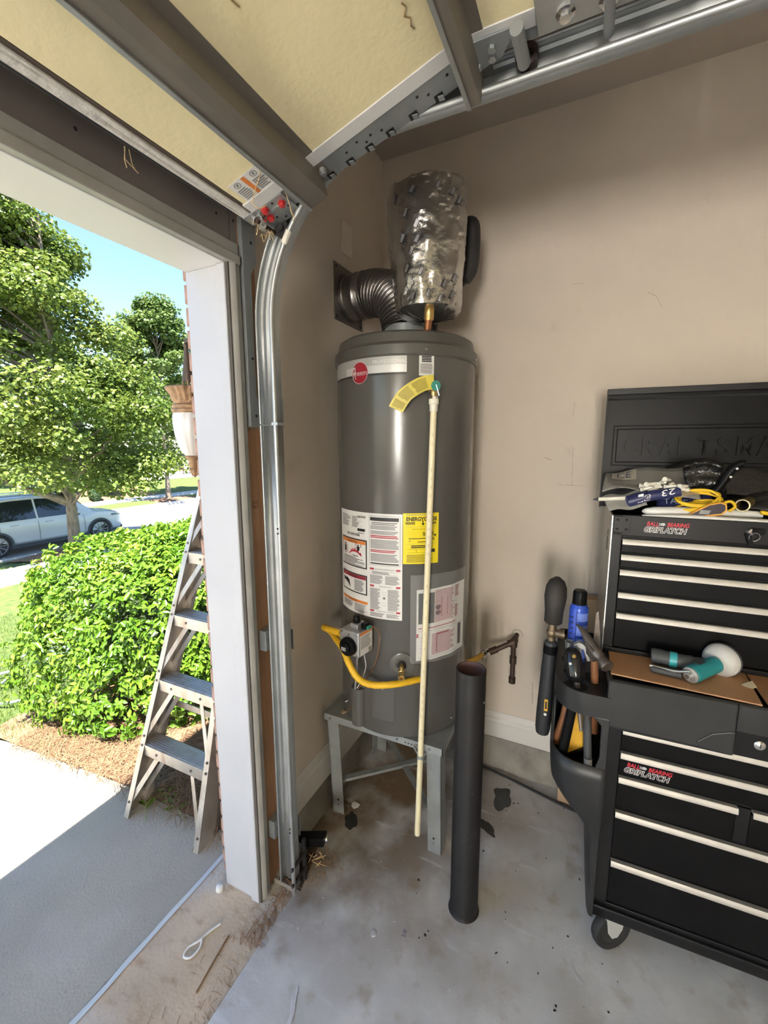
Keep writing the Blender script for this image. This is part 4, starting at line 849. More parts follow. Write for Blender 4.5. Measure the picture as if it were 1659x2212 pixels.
g = G(); g.tube(spl([(1.69, .60, 1.975), (1.69, .585, 2.1), (1.70, .545, 2.17), (1.695, .475, 2.225), (1.69, .452, 2.262), (1.69, .448, 2.33), (1.69, .450, 2.385), (1.71, .460, 2.405)], 8), [.018]*16+[.024]*8+[.034]*33, 16); g.build('foam_sleeve', M_black, PI_, smooth=60)
g = G(); g.tube([(1.70, .458, 2.395), (2.03, .52, 2.40)], .011, 12); g.build('copper_pipe', M_copper, PI_, smooth=60)
# ------------------------------------------------------------------ bollard
BO = thing('bollard', (1.265, .297, 0), 'open topped black steel pipe standing on the floor in front of the heater', 'pipe')
g = G(); g.lathe([(.053, 0), (.050, .006), (.0475, .012), (.0475, .895), (.0468, .898), (.0435, .898), (.0430, .895), (.0430, .35), (.0, .35)], (1.265, .297, 0), n=48, caps=False); b = g.build('pipe', [M_boll, M_bollin], BO, smooth=40)
for p in b.data.polygons:
    c = p.center; r_ = math.hypot(c.x, c.y)
    if r_ < .0445: p.material_index = 1
g = G(); c = V3((1.265, .297, 0)); dd = V3((-.93, -.37, 0)); sd = V3((.37, -.93, 0))
p = c+(dd*.6+sd*.8).normalized()*.0478+V3((0, 0, .80)); g.ball(p, .0035, 8); g.build('weld_bead', M_chrome, BO)
# black cable along the foot of the right wall
g = G(); g.tube(spl([(1.93, .52, .006), (1.955, .40, .006), (1.93, .25, .006), (1.90, .12, .006), (1.87, .0, .006), (1.85, -.15, .006)], 10), .0055, 8)
g.build('cable', M_black, None, smooth=70, label='black cable lying on the slab along the foot of the right wall', cat='cable', base=(1.9, .2, 0))

# ------------------------------------------------------------------ tool chest (own frame: u along the front, n into the wall, z up)
CA = rad(2.3); CU = V3((math.sin(CA), -math.cos(CA), 0)); CN = V3((math.cos(CA), math.sin(CA), 0)); CO = V3((1.32, -.10, 0))
def W(u, n, z): return CO+CU*u+CN*n+V3((0, 0, z))
CB = thing('tool_cabinet', tuple(CO), 'black rolling tool cabinet with six silver handled drawers and a side organiser', 'tool cabinet')
WD = .68
G(W).box(0, WD, .018, .45, .128, .82).build('body', M_chest, CB, bevel=.003)
G(W).box(0, .036, -.001, .02, .128, .82).box(WD-.036, WD, -.001, .02, .128, .82).box(0, WD, -.001, .02, .128, .190).box(0, WD, -.001, .02, .80, .82).build('front_frame', M_chestm, CB, bevel=.002)
G(W).box(.036, WD-.036, .012, .03, .185, .80).build('drawer_shadow', M_hole, CB)
def drawer(par, u0, u1, zt, zb, n0=0., hd=.016, name='drawer'):
    d = G(W).box(u0+.001, u1-.001, n0+.003, n0+.03, zb+.002, zt-.018).build(name, M_chest, par, bevel=.002)
    pr = [(n0+.004, zt-.001), (n0-.010, zt), (n0-.013, zt-.004), (n0-.014, zt-hd), (n0-.011, zt-hd-.0015), (n0-.008, zt-.006), (n0+.004, zt-.006)]
    G(W).prism(pr, lambda a, b, t: (t, a, b), u0+.001, u1-.001).build('handle', M_handle, d, smooth=40); return d
L1 = [(.792, .716), (.714, .637)]
for zt, zb in L1: dl = drawer(CB, .036, WD-.036, zt, zb)
drawer(CB, .036, .322, .635, .521); drawer(CB, .352, WD-.036, .635, .521); drawer(CB, .036, WD-.036, .519, .352); drawer(CB, .036, WD-.036, .350, .190)
G(W).box(.322, .352, .004, .02, .525, .63).build('drawer_divider', M_chestm, CB)
def logo(par, u, n, z, w):
    f = lambda x, y: W(u+x, n-.0012, z+y); h = w*.135
    g = G(); text(g, 'BALL', f, .06*w, h*1.25, w*.27, h*.85, 0, shear=.15, off=.03); text(g, 'BEARING', f, .52*w, h*1.25, w*.48, h*.85, 0, shear=.15, off=.03)
    text(g, 'GRIPLATCH', lambda x, y: W(u+x, n-.0011, z+y), -.012*w, -h*.09, w*.955, h*1.22, 1, shear=.2, off=.07)
    text(g, 'GRIPLATCH', lambda x, y: W(u+x, n-.0018, z+y), .0, 0, w*.93, h*1.05, 2, shear=.2, off=.012)
    V = [f(.43*w+.05*w*math.cos(2*PI*i/16), h*1.68+.05*w*.8*math.sin(2*PI*i/16)) for i in range(16)]; g.add(V, [tuple(range(16))], 3)
    for k in range(3): quad(g, f, .33*w, .40*w, h*(1.4+.2*k), h*(1.5+.2*k), 3)
    return g.build('emblem', [mat('emblem_red', (.55, .03, .05), .5), M_label, M_ink, mat('emblem_grey', (.5, .5, .5), .5)], par, fix=False)
logo(dl, .050, .0025, .648, .118)
# top tray with its deep moulded edge
TR = G()
def trayprof(): return None
g = G(W); pr = [(-.030, .945), (-.034, .94), (-.034, .806), (-.030, .795), (-.003, .792), (-.003, .85), (-.018, .86), (-.020, .945)]
g.prism(pr, lambda a, b, t: (t, a, b), -.012, .285); g.prism([(p[0], max(p[1], .868)) for p in pr], lambda a, b, t: (t, a, b), .285, WD+.02)
g.box(-.012, WD+.02, -.02, .45, .915, .93); g.box(-.012, .0, -.02, .45, .92, .945); g.box(-.012, WD+.02, .44, .45, .92, .945)
TRAY = g.build('top_tray', M_plast, CB, bevel=.004)
g = G(W); g.box(.285, WD, -.014, .02, .790, .872); g.build('lock_recess', M_chestm, CB, bevel=.003)
g = G(W); pr = [(.205, .820), (.235, .850), (.27, .864), (.285, .868), (.285, .80), (.205, .805)]; g.prism(pr, lambda a, b, t: (a, t, b), -.037, -.018); g.build('moulded_scoop', M_plast, CB, bevel=.003)
g = G(); g.lathe([(0, 0), (.0125, 0), (.0125, .004), (.009, .007), (0, .0075)], W(.342, -.016, .835), -CN, 20); LK = g.build('lock', M_chrome, CB, smooth=40); G(W).box(.3412, .3428, -.0245, -.0234, .830, .840).build('key_slot', M_hole, LK)
G(W).box(0, WD, -.012, .05, .168, .178).build('foot_lip', M_chestm, CB, bevel=.003)
# caster
wc = W(.060, .033, .066); wa = (V3((-.70, -.55, 0))).normalized()
g = G(); g.lathe([(0, -.014), (.024, -.014), (.042, -.010), (.051, -.015), (.062, -.014), (.066, -.006), (.066, .006), (.062, .014), (.051, .015), (.042, .010), (.024, .014), (0, .014)], wc, wa, 36); CS = g.build('caster_wheel', M_tyre, CB, smooth=35)
g = G(); tt = V3((-wa.y, wa.x, 0))
for s_ in (-1, 1):
    o_ = wc+wa*(.0185*s_); g.prism([(-.034, .060), (.034, .060), (.026, .01), (.010, -.014), (-.010, -.014), (-.026, .01)], lambda a, b, d, o_=o_: o_+tt*a+V3((0, 0, b))+wa*d, -.0015, .0015)
g.obox(wc+V3((0, 0, .062)), wa*.020, tt*.036, V3((0, 0, .002))); g.build('caster_fork', mat('grey_plated', (.62, .64, .62), .4, .4), CS, bevel=.0008)
for (u, n) in ((.60, .05), (.08, .38), (.60, .38)):
    g = G(); c = W(u, n, .056); g.lathe([(0, -.014), (.053, -.014), (.056, -.006), (.056, .006), (.053, .014), (0, .014)], c, CU, 24); g.box(0, 0, 0, 0, 0, 0) if 0 else None; g.build('caster_wheel', M_tyre, CB, smooth=40)
# side organiser: bent band, top plate with wells, lower pocket
def outline(k=0.):
    P = [(0, -.036-k), (-.055, -.036-k), (-.095, -.030-k), (-.126, -.008-k*.7), (-.146-k*.7, .030), (-.152-k, .075), (-.153-k, .16), (-.153-k, .28), (-.150-k, .36), (-.135, .42+k), (0, .42+k)]
    return [(p.x, p.y) for p in spl([(a, b, 0) for a, b in P], 4)]
OL = outline()
g = G(W)
def band(g, z0, z1, th=.004, scl=None):
    n = len(OL); V = []
    for (a, b) in OL:
        l = math.hypot(a+.02, b-.2); ia, ib = a-(a+.06)/max(l, .01)*th, b-(b-.19)/max(l, .01)*th
        for z in (z0, z1): V += [(a, b, z), (ia, ib, z)]
    g.add(V, [f for i in range(n-1) for f in ((4*i, 4*i+4, 4*i+6, 4*i+2), (4*i+1, 4*i+3, 4*i+7, 4*i+5), (4*i+2, 4*i+6, 4*i+7, 4*i+3), (4*i, 4*i+1, 4*i+5, 4*i+4))])
band(g, .822, .890, .006)
n = len(OL); g.add([(a, b, .872) for a, b in OL]+[(a, b, .868) for a, b in OL], [tuple(range(n)), tuple(range(n, 2*n))[::-1]])
ORG = g.build('side_organiser', M_plast, CB, smooth=40)
wells = [(-.093, .030, .034, .030), (-.098, .115, .030, .028), (-.105, .20, .031, .031), (-.045, .10, .026, .034), (-.10, .30, .026, .026)]
for (u, n_, a, b) in wells:
    G(W).add([(u+a*math.cos(2*PI*i/24), n_+b*math.sin(2*PI*i/24), .8726) for i in range(24)], [tuple(range(24))]).build('well', M_hole, ORG, fix=False)
g = G(W)
def taper(z):
    # narrowing of the pocket towards the floor
    k = [(.66, 1), (.60, 1), (.545, .95), (.50, .72), (.46, .42), (.42, .24), (.13, .10)]
    for (a, p), (b, q) in zip(k, k[1:]):
        if z >= b: return q+(p-q)*(z-b)/(a-b)
    return .10
zs = [.665, .62, .575, .55, .53, .51, .49, .47, .45, .42, .35, .25, .13]
V = [];
for z in zs:
    t_ = taper(z); V += [(a*t_, (b+.036)*(.35+.65*t_)-.036+(1-t_)*.03, z) for a, b in OL]
k = len(OL); g.add(V, [(i*k+j, (i+1)*k+j, (i+1)*k+j+1, i*k+j+1) for i in range(len(zs)-1) for j in range(k-1)])
g.build('lower_pocket', M_plast, ORG, smooth=50, solid=.005)
G(W).add([(a*.97, b*.97, .60) for a, b in OL], [tuple(range(k))]).build('pocket_floor', M_chestm, ORG, fix=False)
g = G(W); pr = [(-.030, .66), (-.020, .70), (-.022, .80), (-.045, .825), (0, .825), (0, .60), (-.040, .60), (-.060, .652), (-.045, .656)]
g.prism(pr, lambda a, b, t: (a, t, b), -.037, -.028); g.build('front_post', M_plast, ORG, bevel=.003)
g = G(W)
band2 = [p for p in OL if p[0] < -.143 and p[1] < .38]
nn = len(band2); V = [(a, b, z) for a, b in band2 for z in (.655, .83)]; g.add(V, [(2*i, 2*i+2, 2*i+3, 2*i+1) for i in range(nn-1)]); g.build('outer_wall', M_plast, ORG, smooth=50, solid=.004)
G(W).box(-.15, -.002, .17, .174, .60, .868).build('inner_wall', M_chestm, ORG)
# hardboard sheet on the tray and what lies on it
g = G(W); g.prism([(-.004, .001), (.335, -.022), (.345, .09), (.350, .150), (.0, .150)], lambda a, b, t: (a, b, t), .945, .949); g.build('hardboard_sheet', M_board, None, bevel=.0006, label='brown hardboard sheet lying on the tool cabinet ledge under the teal tool', cat='board', base=tuple(W(.17, .07, .945)))
g = G(W); g.prism([(.348, -.030), (.66, -.03), (.66, .150), (.353, .150)], lambda a, b, t: (a, b, t), .9455, .9485); g.build('hardboard_sheet', mat('hardboard_dark', (.36, .18, .085), .6, 0, .1, 5), None, bevel=.0006, label='darker hardboard sheet at the right end of the cabinet ledge', cat='board', base=tuple(W(.5, .07, .945)))
PL = thing('air_polisher', tuple(W(.20, .10, .949)), 'teal and grey air polisher with a round pale pad lying on the hardboard ledge', 'tool')
zb = .949; h0 = W(.108, .122, zb+.030); h1 = W(.235, .108, zb+.034)
g = G(); g.tube(spl([h0, W(.13, .118, zb+.032), W(.17, .110, zb+.031), W(.205, .106, zb+.033), h1], 6), [.020]+[.0225]*6+[.0215]*12+[.019]*6, 16); g.build('grip', M_grip, PL, smooth=50)
g = G(); g.tube([W(.152, .114, zb+.0315), W(.170, .111, zb+.0315)], [.0231, .0228], 20); g.build('teal_band', mat('light_teal', (.04, .38, .42), .35), PL, smooth=50)
c0 = W(.190, .045, zb+.026); c1 = W(.262, .118, zb+.036); ax = (c1-c0).normalized()
g = G(); g.tube([c0, c0+ax*.006, c0+ax*.008, c1], [.021, .0235, .0235, .0225], 22); BD = g.build('motor_body', M_teal, PL, smooth=40)
sd = ax.cross(V3((0, 0, 1))).normalized(); up = sd.cross(ax)
g = G(); g.obox(c0.lerp(c1, .42)+up*.0225+sd*-.004, ax*.014, sd*.008, up*.0012); g.build('name_plate', M_grip, BD)
g = G(); g.lathe([(0, -.016), (.010, -.016), (.010, -.004), (.0215, -.003), (.0215, .002), (0, .002)], c0, ax, 20); g.build('end_cap', M_alu, BD, smooth=40)
g = G(); g.tube([c0-ax*.012, c0-ax*.020], .006, 10); g.build('air_inlet', M_hsteel, BD)
g = G(); g.tube(spl([c0+up*.012-ax*.004, W(.158, .052, zb+.026), W(.135, .068, zb+.020), W(.098, .078, zb+.018)], 6), .0035, 8); g.build('throttle_lever', M_alu, PL, smooth=60)
g = G(); g.tube(spl([W(.172, .056, zb+.016), W(.14, .066, zb+.012), W(.100, .075, zb+.011)], 6), [.010]*6+[.0095]*6+[.006], 10); g.build('lever_pad', M_grip, PL, smooth=60)
pc = W(.284, .146, zb+.040); pa = (ax*.8+CN*.25-V3((0, 0, .12))).normalized()
g = G(); g.lathe([(0, -.030), (.018, -.029), (.036, -.022), (.045, -.010), (.046, 0), (0, 0)], pc, pa, 32); g.build('pad', M_pad, PL, smooth=50)
g = G(); g.lathe([(0, .001), (.047, .001), (.048, .006), (.044, .010), (0, .010)], pc, pa, 32); g.build('pad_rim', M_grip, PL, smooth=40)
g = G(W); b_ = [(.318, .070), (.350, .098), (.352, .068), (.338, .058), (.324, .062)]; g.prism(b_, lambda a, b, t: (a, b, t+.004*(b-.06)/.04), .9495, .9503); g.build('paper_scrap', mat('cream_paper', (.68, .60, .42), .8), None, label='cream paper scrap on the hardboard right of the polisher pad', cat='paper', base=tuple(W(.335, .07, .9495)))
PL.location = PL.location-CN*.022
# ------------------------------------------------------------------ upper chest with open lid
UB = thing('tool_chest', tuple(W(.31, .30, .94)), 'black upper tool chest with open embossed lid and five silver drawer handles', 'tool chest')
U0, U1, N0 = -.018, .66, .155
G(W).box(U0, U1, N0+.02, .455, .932, 1.30).box(U0, U0+.003, N0, .455, 1.28, 1.388).box(U0, U1, .45, .455, 1.28, 1.388).box(U0, U1, N0, N0+.004, 1.312, 1.389).box(U0, U1, N0, .455, 1.30, 1.303).build('body', M_chest, UB, bevel=.002)
g = G(W).box(U0-.0015, U0, N0+.004, .455, .938, 1.386); g.build('side_panel', mat('glossy_side', (.16, .15, .135), .28, .2, .05, 4), UB)
G(W).box(U0-.002, U0+.001, N0-.0015, N0+.004, .945, 1.385).build('bright_edge', M_chrome, UB)
G(W).box(U0-.0025, U0-.0012, .25, .262, 1.255, 1.30).box(U0-.0025, U0-.0012, .252, .256, 1.305, 1.325).build('side_slot', M_hole, UB)
G(W).box(U0, .010, N0-.001, N0+.02, .932, 1.389).box(U1-.024, U1, N0-.001, N0+.02, .932, 1.389).box(U0, U1, N0-.001, N0+.02, .932, .962).box(U0, U1, N0-.001, N0+.02, 1.326, 1.389).build('front_frame', M_chestm, UB, bevel=.0015)
G(W).box(.010, U1-.024, N0+.014, N0+.03, .955, 1.33).build('drawer_shadow', M_hole, UB)
for zt, zb_ in ((1.317, 1.271), (1.268, 1.223), (1.220, 1.150), (1.147, 1.083), (1.040+.04, .962)):
    drawer(UB, .011, U1-.025, zt if zt < 1.08 or zt > 1.081 else 1.080, zb_, N0)
G(W).box(U0, U1, N0-.008, N0+.02, .957, .963).build('base_lip', M_chestm, UB, bevel=.002)
fp = G(W).box(U0+.004, .030, N0-.0024, N0-.001, 1.335, 1.384).build('corner_plate', M_chestm, UB, bevel=.001)
for u in (-.004, .020):
    for z in (1.345, 1.374): g = G(); g.lathe([(0, 0), (.004, 0), (.003, .002), (0, .002)], W(u, N0-.0024, z), -CN, 8); g.build('rivet', M_chest, fp)
logo(UB, .066, N0-.0013, 1.342, .112)
g = G(); g.lathe([(0, 0), (.0125, 0), (.0125, .004), (.008, .010), (0, .010)], W(.322, N0-.001, 1.362), -CN, 20); KY = g.build('lock', M_chrome, UB, smooth=40)
g = G(); g.tube([W(.326+.012*math.cos(2*PI*i/20), N0-.016-.004*math.sin(2*PI*i/20), 1.350+.012*math.sin(2*PI*i/20)) for i in range(20)], .0014, 6, closed=True); g.build('key_ring', M_chrome, KY, smooth=60)
G().obox(W(.318, N0-.014, 1.340), CU*.006, V3(CN)*.001, V3((0, 0, .018))-CU*.006).obox(W(.335, N0-.012, 1.364), CU*.014, CN*.0012, V3((0, 0, .008))).build('key', M_chest, KY, bevel=.0005)
# lid: a standing pan with a stamped frame and raised letters
NL = .452; LU0 = -.040
LID = G(W).box(LU0, U1+.02, NL, NL+.004, 1.375, 1.792).build('lid', M_chest, UB)
G(W).box(LU0-.001, LU0+.002, NL-.035, NL+.004, 1.375, 1.792).box(LU0, U1+.02, NL-.035, NL+.004, 1.789, 1.792).box(LU0, U1+.02, NL-.035, NL-.032, 1.772, 1.792).build('lid_flange', M_chestm, LID, bevel=.001)
G(W).box(LU0+.004, U1, NL-.006, NL, 1.755, 1.762).box(.36, .40, NL-.0355, NL-.034, 1.776, 1.783).build('lid_rib', M_hole, LID)
g = G(W)
for d, t_ in ((0, .004), (.012, .003)):
    a0, a1, b0, b1 = -.012+d, .64-d, 1.525+d, 1.668-d
    for (p0, p1, q0, q1) in ((a0, a1, b0, b0+t_), (a0, a1, b1-t_, b1), (a0, a0+t_, b0, b1), (a1-t_, a1, b0, b1)): g.box(p0, p1, NL-.0035, NL, q0, q1)
g.build('stamped_frame', M_chest, LID, bevel=.0015)
adv = .0535
for i, ch_ in enumerate('CRAFTSMAN'):
    Vv, F, asp = textmesh(ch_, .02); w, h = (.041 if ch_ != 'M' else .046), .062; u0 = .027+i*adv*1.01
    g = G(W); Pv = [(u0+a*w, NL-.0050, 1.564+b*h) for a, b in Vv]; g.add(Pv, F)
    o = g.build('embossed_letter', M_chest, LID, fix=False); md = o.modifiers.new('thick', 'SOLIDIFY'); md.thickness = .005; md.offset = 0

# ------------------------------------------------------------------ tools in the side organiser
SC = thing('spray_can', tuple(W(-.092, .20, .873)), 'blue spray can with a glossy black cap standing in the side organiser', 'spray can')
c = W(-.092, .20, .873); g = G(); g.lathe([(0, .0), (.0285, 0), (.0295, .006), (.0295, .185), (.028, .192), (.0225, .203), (0, .203)], c, (0, 0, 1), 32); CN_ = g.build('can', M_blue, SC, smooth=40)
g = G(); g.lathe([(0, .200), (.0225, .200), (.0228, .204), (.0215, .243), (.0185, .249), (0, .250)], c, (0, 0, 1), 32); g.build('cap', M_chest, SC, smooth=40)
ba = math.atan2(-c.y, -c.x); fc = lambda x, z: V3((c.x+.0299*math.cos(ba+x), c.y+.0299*math.sin(ba+x), c.z+z))
g = G(); mlb = mat('pale_blue_print', (.16, .25, .72), .4, 0, .05, 20)
quad(g, fc, -.12, 1.25, .10, .135, 0, 8); quad(g, fc, -.12, 1.25, .15, .178, 0, 8); quad(g, fc, -.12, 1.25, .02, .09, 0, 8)
for k in range(8): quad(g, lambda x, z: fc(x, z+.006*x), -1.1, -.45, .03+k*.019, .034+k*.019, 1, 4)
quad(g, fc, -.20, -.16, .01, .185, 1)
g.build('can_print', [mlb, M_navy], CN_, fix=False)
HM = thing('claw_hammer', tuple(W(-.055, .085, .63)), 'worn steel claw hammer hanging head up in the side organiser beside the blue can', 'hammer')
hc = W(-.048, .062, .984); ha = (CU*.040-CN*.058-V3((0, 0, .027))).normalized(); hu = V3((0, 0, 1))
g = G(); g.tube([hc-ha*.006, hc+ha*.026, hc+ha*.030, hc+ha*.042, hc+ha*.064, hc+ha*.067], [.016, .016, .0125, .0135, .0195, .018], 18)
g.tube(spl([hc, hc-ha*.030+hu*.008, hc-ha*.066+hu*.014, hc-ha*.100+hu*.008], 5), [.0155, .0155, .015, .0145, .014, .013, .0125, .0115, .010, .009, .008, .007, .0055, .004, .003, .002], 12)
g.obox(hc-hu*.006, ha*.017, ha.cross(hu).normalized()*.015, hu*.018); g.build('head', M_hsteel, HM, smooth=50)
g = G(); g.tube([hc+hu*.004, hc-V3((0, 0, .05))+CU*.004, hc-V3((0, 0, .14))+CU*.012+CN*.02, hc-V3((0, 0, .30))+CU*.022+CN*.05], [.0095, .0105, .012, .014], 14); g.build('handle', M_wood, HM, smooth=60)
RG = thing('black_grip_tool', tuple(W(-.10, .045, .80)), 'black glossy handled tool with metal rivets hanging at the front of the side organiser', 'tool')
a0 = W(-.112, .075, .975); a1 = W(-.090, .030, .885)
g = G(); g.tube([a0.lerp(a1, t_) for t_ in (0, .05, .2, .5, .8, .95, 1)], [.006, .018, .0255, .028, .026, .022, .012], 18); g.build('grip', mat('gloss_black_handle', (.012, .012, .014), .12), RG, smooth=60)
dz = (a1-a0).normalized(); fo = V3((-.75, .1, .55)).normalized()
for q, r_ in ((.32, .0065), (.55, .0045)):
    g = G(); p = a0.lerp(a1, q)+fo*.026+CU*(.006 if q < .4 else -.008); g.lathe([(0, 0), (r_, 0), (r_*.8, .0025), (0, .003)], p, fo, 14); g.build('rivet', M_brass if q < .4 else M_label, RG, smooth=40)
g = G(); g.tube([a1, a1+(a1-a0)*.9+V3((0, 0, -.05))], [.010, .006], 10); g.build('shank', M_hsteel, RG)
CP = thing('clamp', tuple(W(-.085, .12, .82)), 'grey metal clamp jaw between the black grip and the hammer in the organiser', 'tool')
g = G(W); g.prism([(-.105, .972), (-.088, .985), (-.068, .975), (-.052, .930), (-.062, .925), (-.076, .962), (-.090, .966), (-.098, .95)], lambda a, b, t: (a, t, b), .094, .116); g.prism([(-.09, .97), (-.08, .97), (-.078, .84), (-.088, .84)], lambda a, b, t: (a, t, b), .100, .108); g.build('jaw', mat('grey_plated2', (.45, .46, .46), .4, .6), CP, bevel=.002)
SK = thing('socket', tuple(W(-.118, .125, .90)), 'small open grey socket standing in front of the blue can', 'socket')
g = G(); c = W(-.114, .130, .873); g.lathe([(.010, 0), (.011, .05), (.013, .07), (.0155, .095), (.0125, .095), (.010, .07), (.008, .0)], c, (0, 0, 1), 20, caps=False); g.build('sleeve', M_alu, SK, smooth=40)
SA = thing('steel_blade', tuple(W(-.03, .17, .84)), 'grey pointed steel blade standing between the blue can and the tool chest', 'blade')
G(W).prism([(-.048, .85), (-.018, .85), (-.022, .96), (-.036, 1.072), (-.042, 1.06)], lambda a, b, t: (a, t, b), .168, .1705).build('blade', M_hsteel, SA)
# pocket contents
g = G(); HT = thing('wood_handled_tool', tuple(W(-.12, .06, .605)), 'wooden tool handle leaning in the lower pocket of the organiser', 'tool')
g.tube([W(-.138, .075, .64), W(-.118, .06, .74), W(-.105, .05, .86)], [.013, .0135, .011], 14); g.build('handle', M_wood, HT, smooth=60)
g = G(); g.tube([W(-.122, .02, .607), W(-.108, .02, .72), W(-.092, .02, .86)], [.014, .0145, .013], 14); g.build('mallet', M_chest, None, smooth=60, label='black round tool handle leaning in front of the wooden handle in the pocket', cat='tool', base=tuple(W(-.11, .02, .607)))
YP = thing('yellow_level', tuple(W(-.07, .08, .605)), 'yellow wedge shaped tool with black edge in the lower pocket of the organiser', 'tool')
fy = lambda a, b, t: W(a, t, b)
G().prism([(-.112, .615), (-.045, .668), (-.045, .80), (-.085, .83)], fy, .055, .075).build('body', M_ylw, YP, bevel=.002); G().prism([(-.116, .607), (-.045, .661), (-.045, .669), (-.112, .616)], fy, .045, .085).build('black_edge', M_chest, YP)
FLT = thing('flashlight', tuple(W(-.05, .02, .605)), 'slim dark flashlight with a pale end standing in the right of the pocket', 'flashlight')
g = G(); g.tube([W(-.046, .012, .652), W(-.056, .03, .80), W(-.058, .035, .85)], .0115, 14); g.build('barrel', M_grip, FLT, smooth=60); g = G(); g.tube([W(-.043, .006, .610), W(-.0455, .011, .655)], .0118, 14); g.build('pale_end', M_label, FLT, smooth=60)
# long black tool hanging on the outside of the organiser
BT = thing('hanging_grease_gun', tuple(W(-.178, .20, .585)), 'long black hand tool with rubber top and brass swivel hanging left of the organiser', 'tool')
g = G(); tdir = lambda z: W(-.183+.018*(z-.585)/.57, .20, z)
g.tube([tdir(z) for z in (.572, .578, .60, .66, .80, .90, .925, .932)], [.010, .022, .0255, .0265, .0245, .0225, .021, .014], 20); BDY = g.build('barrel', mat('dark_tool_body', (.03, .032, .036), .5), BT, smooth=50)
g = G(); g.tube([tdir(.885), tdir(.915)], .0236, 20); g.build('gloss_band', M_chest, BDY, smooth=50)
g = G(); g.tube([tdir(.93), tdir(.945), tdir(.948), tdir(.962), tdir(.966), tdir(.998)], [.014, .014, .010, .010, .015, .013], 12); p = tdir(.960); g.ball(p, (.019, .019, .018), 12); g.tube([p, p+CU*.030-CN*.004, p+CU*.032-CN*.004, p+CU*.040-CN*.004], [.013, .014, .0165, .0165], 14); g.build('brass_swivel', mat('dull_brass', (.26, .20, .13), .45, .8, .2, 30), BT, smooth=50)
g = G(); g.tube([tdir(z)+CN*(max(0, z-1.10)*.5) for z in (.996, 1.0, 1.04, 1.044, 1.09, 1.12, 1.14, 1.152)], [.026, .0295, .030, .031, .036, .034, .025, .008], 20); g.build('rubber_top', mat('dark_rubber_top', (.030, .027, .024), .65, 0, .2, 20), BT, smooth=60)
fo = V3((-.88, .1, .0)).normalized(); o_ = tdir(.70)+fo*.0262
g = G(); g.obox(o_+CU*.008, CU*.006, fo*.0012, V3((0, 0, .022))); YB = g.build('yellow_badge', M_ylw, BDY, bevel=.001)
g = G(); g.obox(o_+CU*.008+fo*.0012, CU*.003, fo*.0003, V3((0, 0, .014))); g.build('badge_print', M_ink, YB)
g = G(); g.lathe([(0, 0), (.005, 0), (.005, .002), (0, .002)], tdir(.665)+fo*.0258+CU*.008, fo, 12); g.build('white_button', M_label, BDY)
# cardboard behind the cabinet
BX = thing('cardboard_box', tuple(V3((1.88, -.25, 0))), 'brown cardboard box on the slab behind the cabinet, seen below the side organiser', 'box')
G().box(1.888, 1.985, -.55, .034, 0, .40).build('carton', M_card, BX, bevel=.002); G().box(1.886, 1.888, -.55, .034, .36, .40).build('flap', M_card, BX)
g = G(); g.box(1.925, 1.985, -.60, -.004, .402, .958); g.build('cardboard_carton', M_card, None, bevel=.002, label='flat brown cardboard carton standing behind the blue spray can', cat='box', base=(1.95, -.3, .402))

# ------------------------------------------------------------------ clutter in the open chest
def clam(name, pts, lab, base):
    t = thing(name, base, lab, 'package'); return t
PK = thing('anchor_pack', tuple(W(.08, .25, 1.42)), 'clear plastic pack of white wall anchors lying on top of the open chest', 'package')
fpk = lambda u, v: W(-.050+.255*u+.02*v, .20+.19*v-.02*u, 1.452+.052*v+.030*u*v+.006*math.sin(u*9+v*4)+.012*math.sin(u*5)*(1-v))
g = G(); g.sheet(fpk, 24, 8); g.build('clear_bag', M_pack, PK, smooth=70, solid=.0012, fix=False)
g = G(); g.sheet(lambda u, v: V3(fpk(u*.98+.01, v*.55+.42))-V3((0, 0, .007)), 10, 5); g.build('backing_card', mat('grey_card', (.30, .29, .27), .6, 0, .1, 8), PK, smooth=70, fix=False)
fl2 = lambda x, y: V3(fpk(.06+x, .52+y))+V3((0, 0, .0022))-CN*.002
g = G(); quad(g, fl2, .02, .30, .02, .44, 0, 4); g.build('printed_label', mat('beige_label', (.52, .48, .40), .5), PK, fix=False)
g = G(); fl3 = lambda x, y: V3(fl2(x, y))+V3((0, 0, .002))-CN*.002; text(g, 'CE', fl3, .08, .10, .16, .28); g.build('label_lettering', mat('dark_blue_ink', (.06, .09, .20), .5), PK, fix=False)
an = None
for i in range(26):
    uu = R.uniform(.065, .165); p = W(uu, R.uniform(.192, .212), 1.466+R.uniform(-.010, .034)*(1-abs(uu-.115)/.09))
    if an is None or i < 3:
        g = G(); g.tube([(-.015, 0, 0), (-.005, 0, 0), (.013, 0, 0), (.0135, 0, 0), (.017, 0, 0)], [.003, .0046, .0054, .0075, .0075], 8); o = g.build('wall_anchor', M_cream, PK, smooth=50, local=True); an = o
    else:
        o = an.copy(); COL.objects.link(o)
    o.location = p-V3(PK['_o']); o.rotation_euler = (R.uniform(0, 3), R.uniform(-.4, .4), R.uniform(0, 6))
PB = thing('navy_pack', tuple(W(.06, .20, 1.40)), 'navy blue printed blister pack with upside down number lying under the anchor pack', 'package')
fb2 = lambda u, v: W(-.048+.10*u+.02*(1-v), .165+.05*v, 1.396+.040*v+.022*u+.004*math.sin(u*8))
g = G(); g.sheet(fb2, 16, 4); g.build('blister', M_pack, PB, smooth=70, solid=.001, fix=False)
g = G(); a0, a1 = W(.018, .185, 1.424), W(.072, .185, 1.446); g.tube([a0, a0.lerp(a1, .08), a0.lerp(a1, .6), a1], [.012, .0185, .0195, .017], 16); g.tube([a1, W(.155, .19, 1.463)], [.0165, .015], 14); TB = g.build('navy_tube', M_navy, PB, smooth=50)
